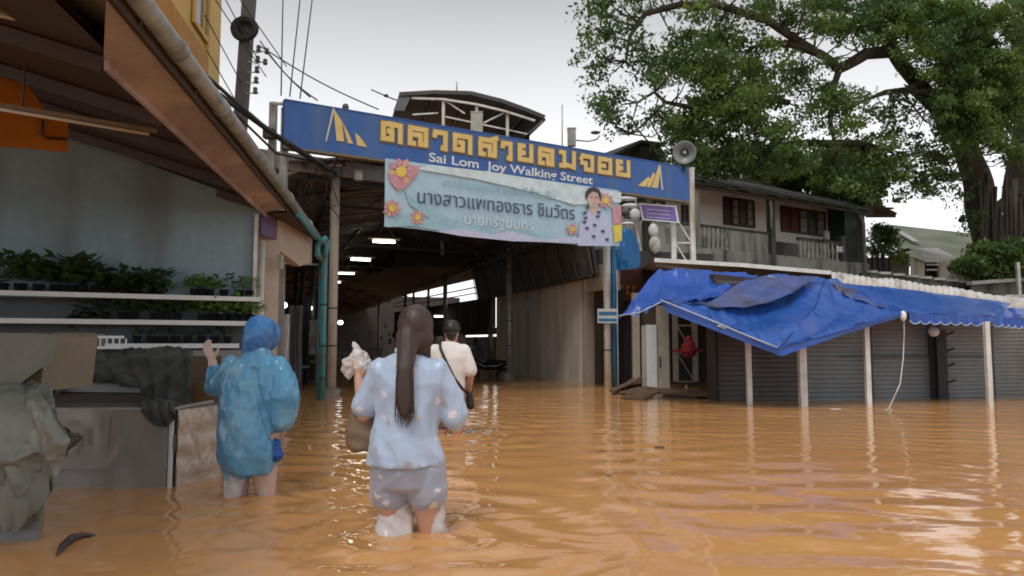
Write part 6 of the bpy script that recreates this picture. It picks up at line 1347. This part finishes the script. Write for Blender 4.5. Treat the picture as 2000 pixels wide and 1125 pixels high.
single('plastic_bag', remesh(b, .006, 1, .5, lambda p, n: .022 * ridge(p, 30, 4) + .010 * ridge(p, 70, 2)), 'plastic_white', 'crumpled white plastic bag held up in the raised hand', 'bag')
tb_ = o1 + V((-.235, .07, 1.0)); t = thing('tote_bag', tb_, 'brown soft bag hanging from the bent left elbow', 'bag')
b = MB().loft([(-.0, 0, -.15, .07, .035), (-.0, 0, -.13, .095, .05), (-.01, 0, -.05, .095, .05), (-.015, 0, .05, .065, .04), (.01, 0, .09, .02, .03)], 24)
part('body', shift(remesh(b, .008, 2, .5, cfold(.012, 16, 6)), tb_ + V((-.0, .02, 0))), 'tote', t)
part('handle', MB().tube([tb_ + V((.0, .03, .05)), tb_ + V((-.045, .03, .13)), tb_ + V((-.03, .06, .20)), tb_ + V((.0, .06, .16))], .008, 6), 'tote', t)

# --- person in the blue plastic raincoat
o2 = V((-1.66, 4.57, -.50)); p2 = thing('person', o2, 'person in a blue hooded plastic raincoat wading and reaching left to the counter', 'person')
b = MB(); leg(b, -.07, -.06, -.08, .03, -.10); leg(b, .09, .115, .12, .03, .10)
b.cap((-.05, 0, .88), .12, (.06, 0, .88), .12); b.cap((0, 0, .95), .12, (0, 0, 1.18), .125); b.cap((-.08, 0, 1.27), .07, (.12, 0, 1.27), .07); b.cap((.02, 0, 1.32), .05, (.04, .01, 1.44), .05)
h2 = V((.05, .03, 1.50)); b.ell(h2, (.078, .096, .105)); face(b, h2, .09, (0, 1, 0))
b.chain([(-.11, 0, 1.27), (-.24, .08, 1.17)], [.045, .042]); b.chain([(-.24, .08, 1.16), (-.30, .14, 1.33)], [.042, .028]); hand(b, (-.30, .14, 1.325), (-.45, .1, 1), (.2, .9, .3), 4, .25)
b.chain([(.17, 0, 1.26), (.235, -.03, 1.05)], [.045, .042]); b.chain([(.235, -.03, 1.05), (.165, .02, .88)], [.042, .028]); hand(b, (.165, .02, .875), (-.1, .1, -1), (-1, 0, 0), 3, .6)
part('body', shift(remesh(b, .0075, 4), o2), 'skin_pale', p2)
b = MB().cap((-.05, 0, .68), .11, (-.075, -.01, .60), .075, 18); b.loft([(.03, 0, .63, .135, .14), (.015, 0, .66, .168, .16), (.0, -.01, .76, .198, .17), (-.0, -.01, .88, .200, .168), (.0, 0, 1.05, .200, .16), (.015, 0, 1.2, .205, .15), (.03, 0, 1.30, .178, .12), (.04, 0, 1.36, .11, .09), (.045, .01, 1.41, .075, .08)], 56, .03, 2)
b.chain([(-.11, 0, 1.29), (-.20, .05, 1.19), (-.255, .09, 1.17)], [.082, .09, .075], 18); b.chain([(-.255, .09, 1.17), (-.285, .12, 1.27)], [.072, .05], 16)
b.chain([(.17, -.01, 1.28), (.235, -.04, 1.12), (.225, -.04, .98), (.175, .0, .90)], [.095, .108, .09, .045], 20)
fa = cfold(.016, 9, 1, vert=.5)
def fr2(p, n):
    r_ = math.sin(p.x * 30 + p.z * 14 + 2 * math.sin(p.z * 7)) * .007
    s_ = -.022 * math.exp(-((p.x - (.06 + (1.3 - p.z) * .28)) / .022) ** 2) * (1 if .85 < p.z < 1.3 else 0)
    return .45 * fa(p, n) + .5 * r_ + s_ + .022 * ridge((p.x, p.y, p.z * .5), 12, 4) + .009 * ridge(p, 30, 6)
part('raincoat', shift(remesh(b, .0085, 2, .5, fr2), o2), 'raincoat', p2)
b = MB().ell(h2 + V((0, -.01, .012)), (.104, .122, .118), 26, 16); b.ell(h2 + V((.0, .06, .0)), (.112, .05, .125), 26, 16); b.cap(h2 + V((-.01, -.035, -.03)), .095, h2 + V((-.03, -.02, -.15)), .075)
part('hood', shift(remesh(b, .008, 2, .5, lambda p, n: .014 * ridge((p.x, p.y, p.z * 1.5), 16, 3) + .006 * ridge(p, 34, 5)), o2), 'raincoat_hood', p2)
b = MB().cap((-.055, 0, .66), .075, (-.075, -.03, .47), .052, 18); part('leg_cover', shift(remesh(b, .009, 2, .5, cfold(.010, 22, 3, vert=.5)), o2), 'plastic_white', p2, 'pale plastic wrapped round the leg')
b = MB().cap((.10, 0, .72), .066, (.115, .02, .5), .052, 18); part('leg_cover', shift(remesh(b, .009, 2, .5, cfold(.010, 22, 8, vert=.5)), o2), 'plastic_white', p2, 'pale plastic wrapped round the leg')
bb = o2 + V((.175, -.01, .785)); single('blue_bag', remesh(MB().cap(bb + V((0, 0, .03)), .035, bb + V((.005, 0, -.03)), .05).cap(bb + V((-.03, 0, .0)), .03, bb + V((-.09, 0, -.06)), .045), .007, 1, .5, cfold(.01, 30, 2)), 'blue_bag', 'bright blue plastic bag in the right hand of the raincoat wearer', 'bag')

# --- man in white T-shirt
o3 = V((-.66, 7.6, -.50)); p3 = thing('person', o3, 'man in white T-shirt, dark cap and grey shorts wading in front of the hall', 'person')
b = MB(); leg(b, -.08, -.085, -.09, .04, -.1); leg(b, .08, .085, .09, .03, .12)
b.cap((-.06, 0, .90), .115, (.06, 0, .90), .115); b.cap((0, 0, 1.0), .12, (0, 0, 1.25), .13); b.cap((-.1, 0, 1.36), .07, (.1, 0, 1.36), .07); b.cap((0, 0, 1.4), .055, (.01, .01, 1.52), .052)
h3 = V((.02, .02, 1.58)); b.ell(h3, (.08, .1, .11)); face(b, h3, .095, (.5, 1, 0))
b.chain([(-.16, 0, 1.35), (-.22, .04, 1.1), (-.2, .22, .98)], [.052, .042, .03]); hand(b, (-.2, .225, .98), (0, 1, 0), (0, 0, -1), 3, .5)
b.chain([(.16, 0, 1.35), (.225, -.01, 1.12), (.19, .14, .92)], [.052, .042, .03]); hand(b, (.19, .145, .915), (-.1, .7, -.6), (-1, 0, 0), 3, .5, 1, -1)
part('body', shift(remesh(b, .009, 4), o3), 'skin', p3)
b = MB().loft([(0, 0, .85, .165, .12), (0, 0, .95, .165, .125), (0, 0, 1.12, .168, .13), (0, 0, 1.3, .185, .13), (0, 0, 1.4, .165, .10), (0, 0, 1.45, .1, .08), (0, 0, 1.47, .07, .07)], 44, .015, 1)
b.chain([(-.15, 0, 1.36), (-.215, .02, 1.17)], [.085, .078]); b.chain([(.15, 0, 1.36), (.22, 0, 1.17)], [.085, .078])
part('t_shirt', shift(remesh(b, .011, 3, .5, cfold(.009, 11, 4, vert=.6)), o3), 'tee', p3)
b = MB().loft([(0, 0, .78, .15, .12), (0, 0, .9, .155, .118)], 30); b.chain([(-.08, 0, .84), (-.085, .02, .62)], [.095, .09]); b.chain([(.08, 0, .84), (.085, .02, .62)], [.095, .09])
part('shorts', shift(remesh(b, .011, 2, .5, cfold(.006, 14, 2)), o3), 'grey_cloth', p3)
b = MB().ell(h3 + V((0, -.005, .03)), (.092, .112, .092), 22, 12); b.cap(h3 + V((.03, .1, .03)), .03, h3 + V((.07, .17, .02)), .018); b.cap(h3 + V((0, -.05, -.03)), .06, h3 + V((0, -.04, -.06)), .05)
part('cap', shift(remesh(b, .008, 2), o3), 'hair_black', p3)
t = thing('shoulder_bag', o3 + V((.21, .02, .9)), 'black shoulder bag hanging at the hip of the man in white', 'bag')
part('strap', MB().tube([o3 + V(q) for q in ((-.10, .09, 1.45), (-.10, -.03, 1.475), (-.085, -.13, 1.40), (-.03, -.155, 1.28), (.06, -.155, 1.10), (.15, -.14, .98), (.2, -.05, .93))], .016, 6), 'black', t)
part('pouch', remesh(MB().cap(o3 + V((.215, -.03, .92)), .035, o3 + V((.225, -.02, .80)), .045), .01, 1), 'black', t)
# --- distant figure in the aisle
o4 = V((X(929, 23.5), 23.5, -.5)); p4 = thing('person', o4, 'distant dark-clothed person walking deep in the market aisle', 'person')
b = MB(); leg(b, -.08, -.09, -.1, .02, -.05, .9); leg(b, .08, .09, .1, .02, .08, .9); b.cap((0, 0, .9), .14, (0, 0, 1.3), .16); b.chain([(-.17, 0, 1.35), (-.24, .02, 1.1), (-.2, .1, .9)], [.06, .05, .04]); b.chain([(.17, 0, 1.35), (.24, .02, 1.1), (.2, .1, .9)], [.06, .05, .04]); b.cap((0, 0, 1.4), .05, (0, 0, 1.5), .05)
part('clothes', shift(remesh(b, .02, 2), o4), 'grey_cloth', p4); part('head', shift(MB().ell((0, 0, 1.58), (.08, .09, .11)), o4), 'hair_black', p4)
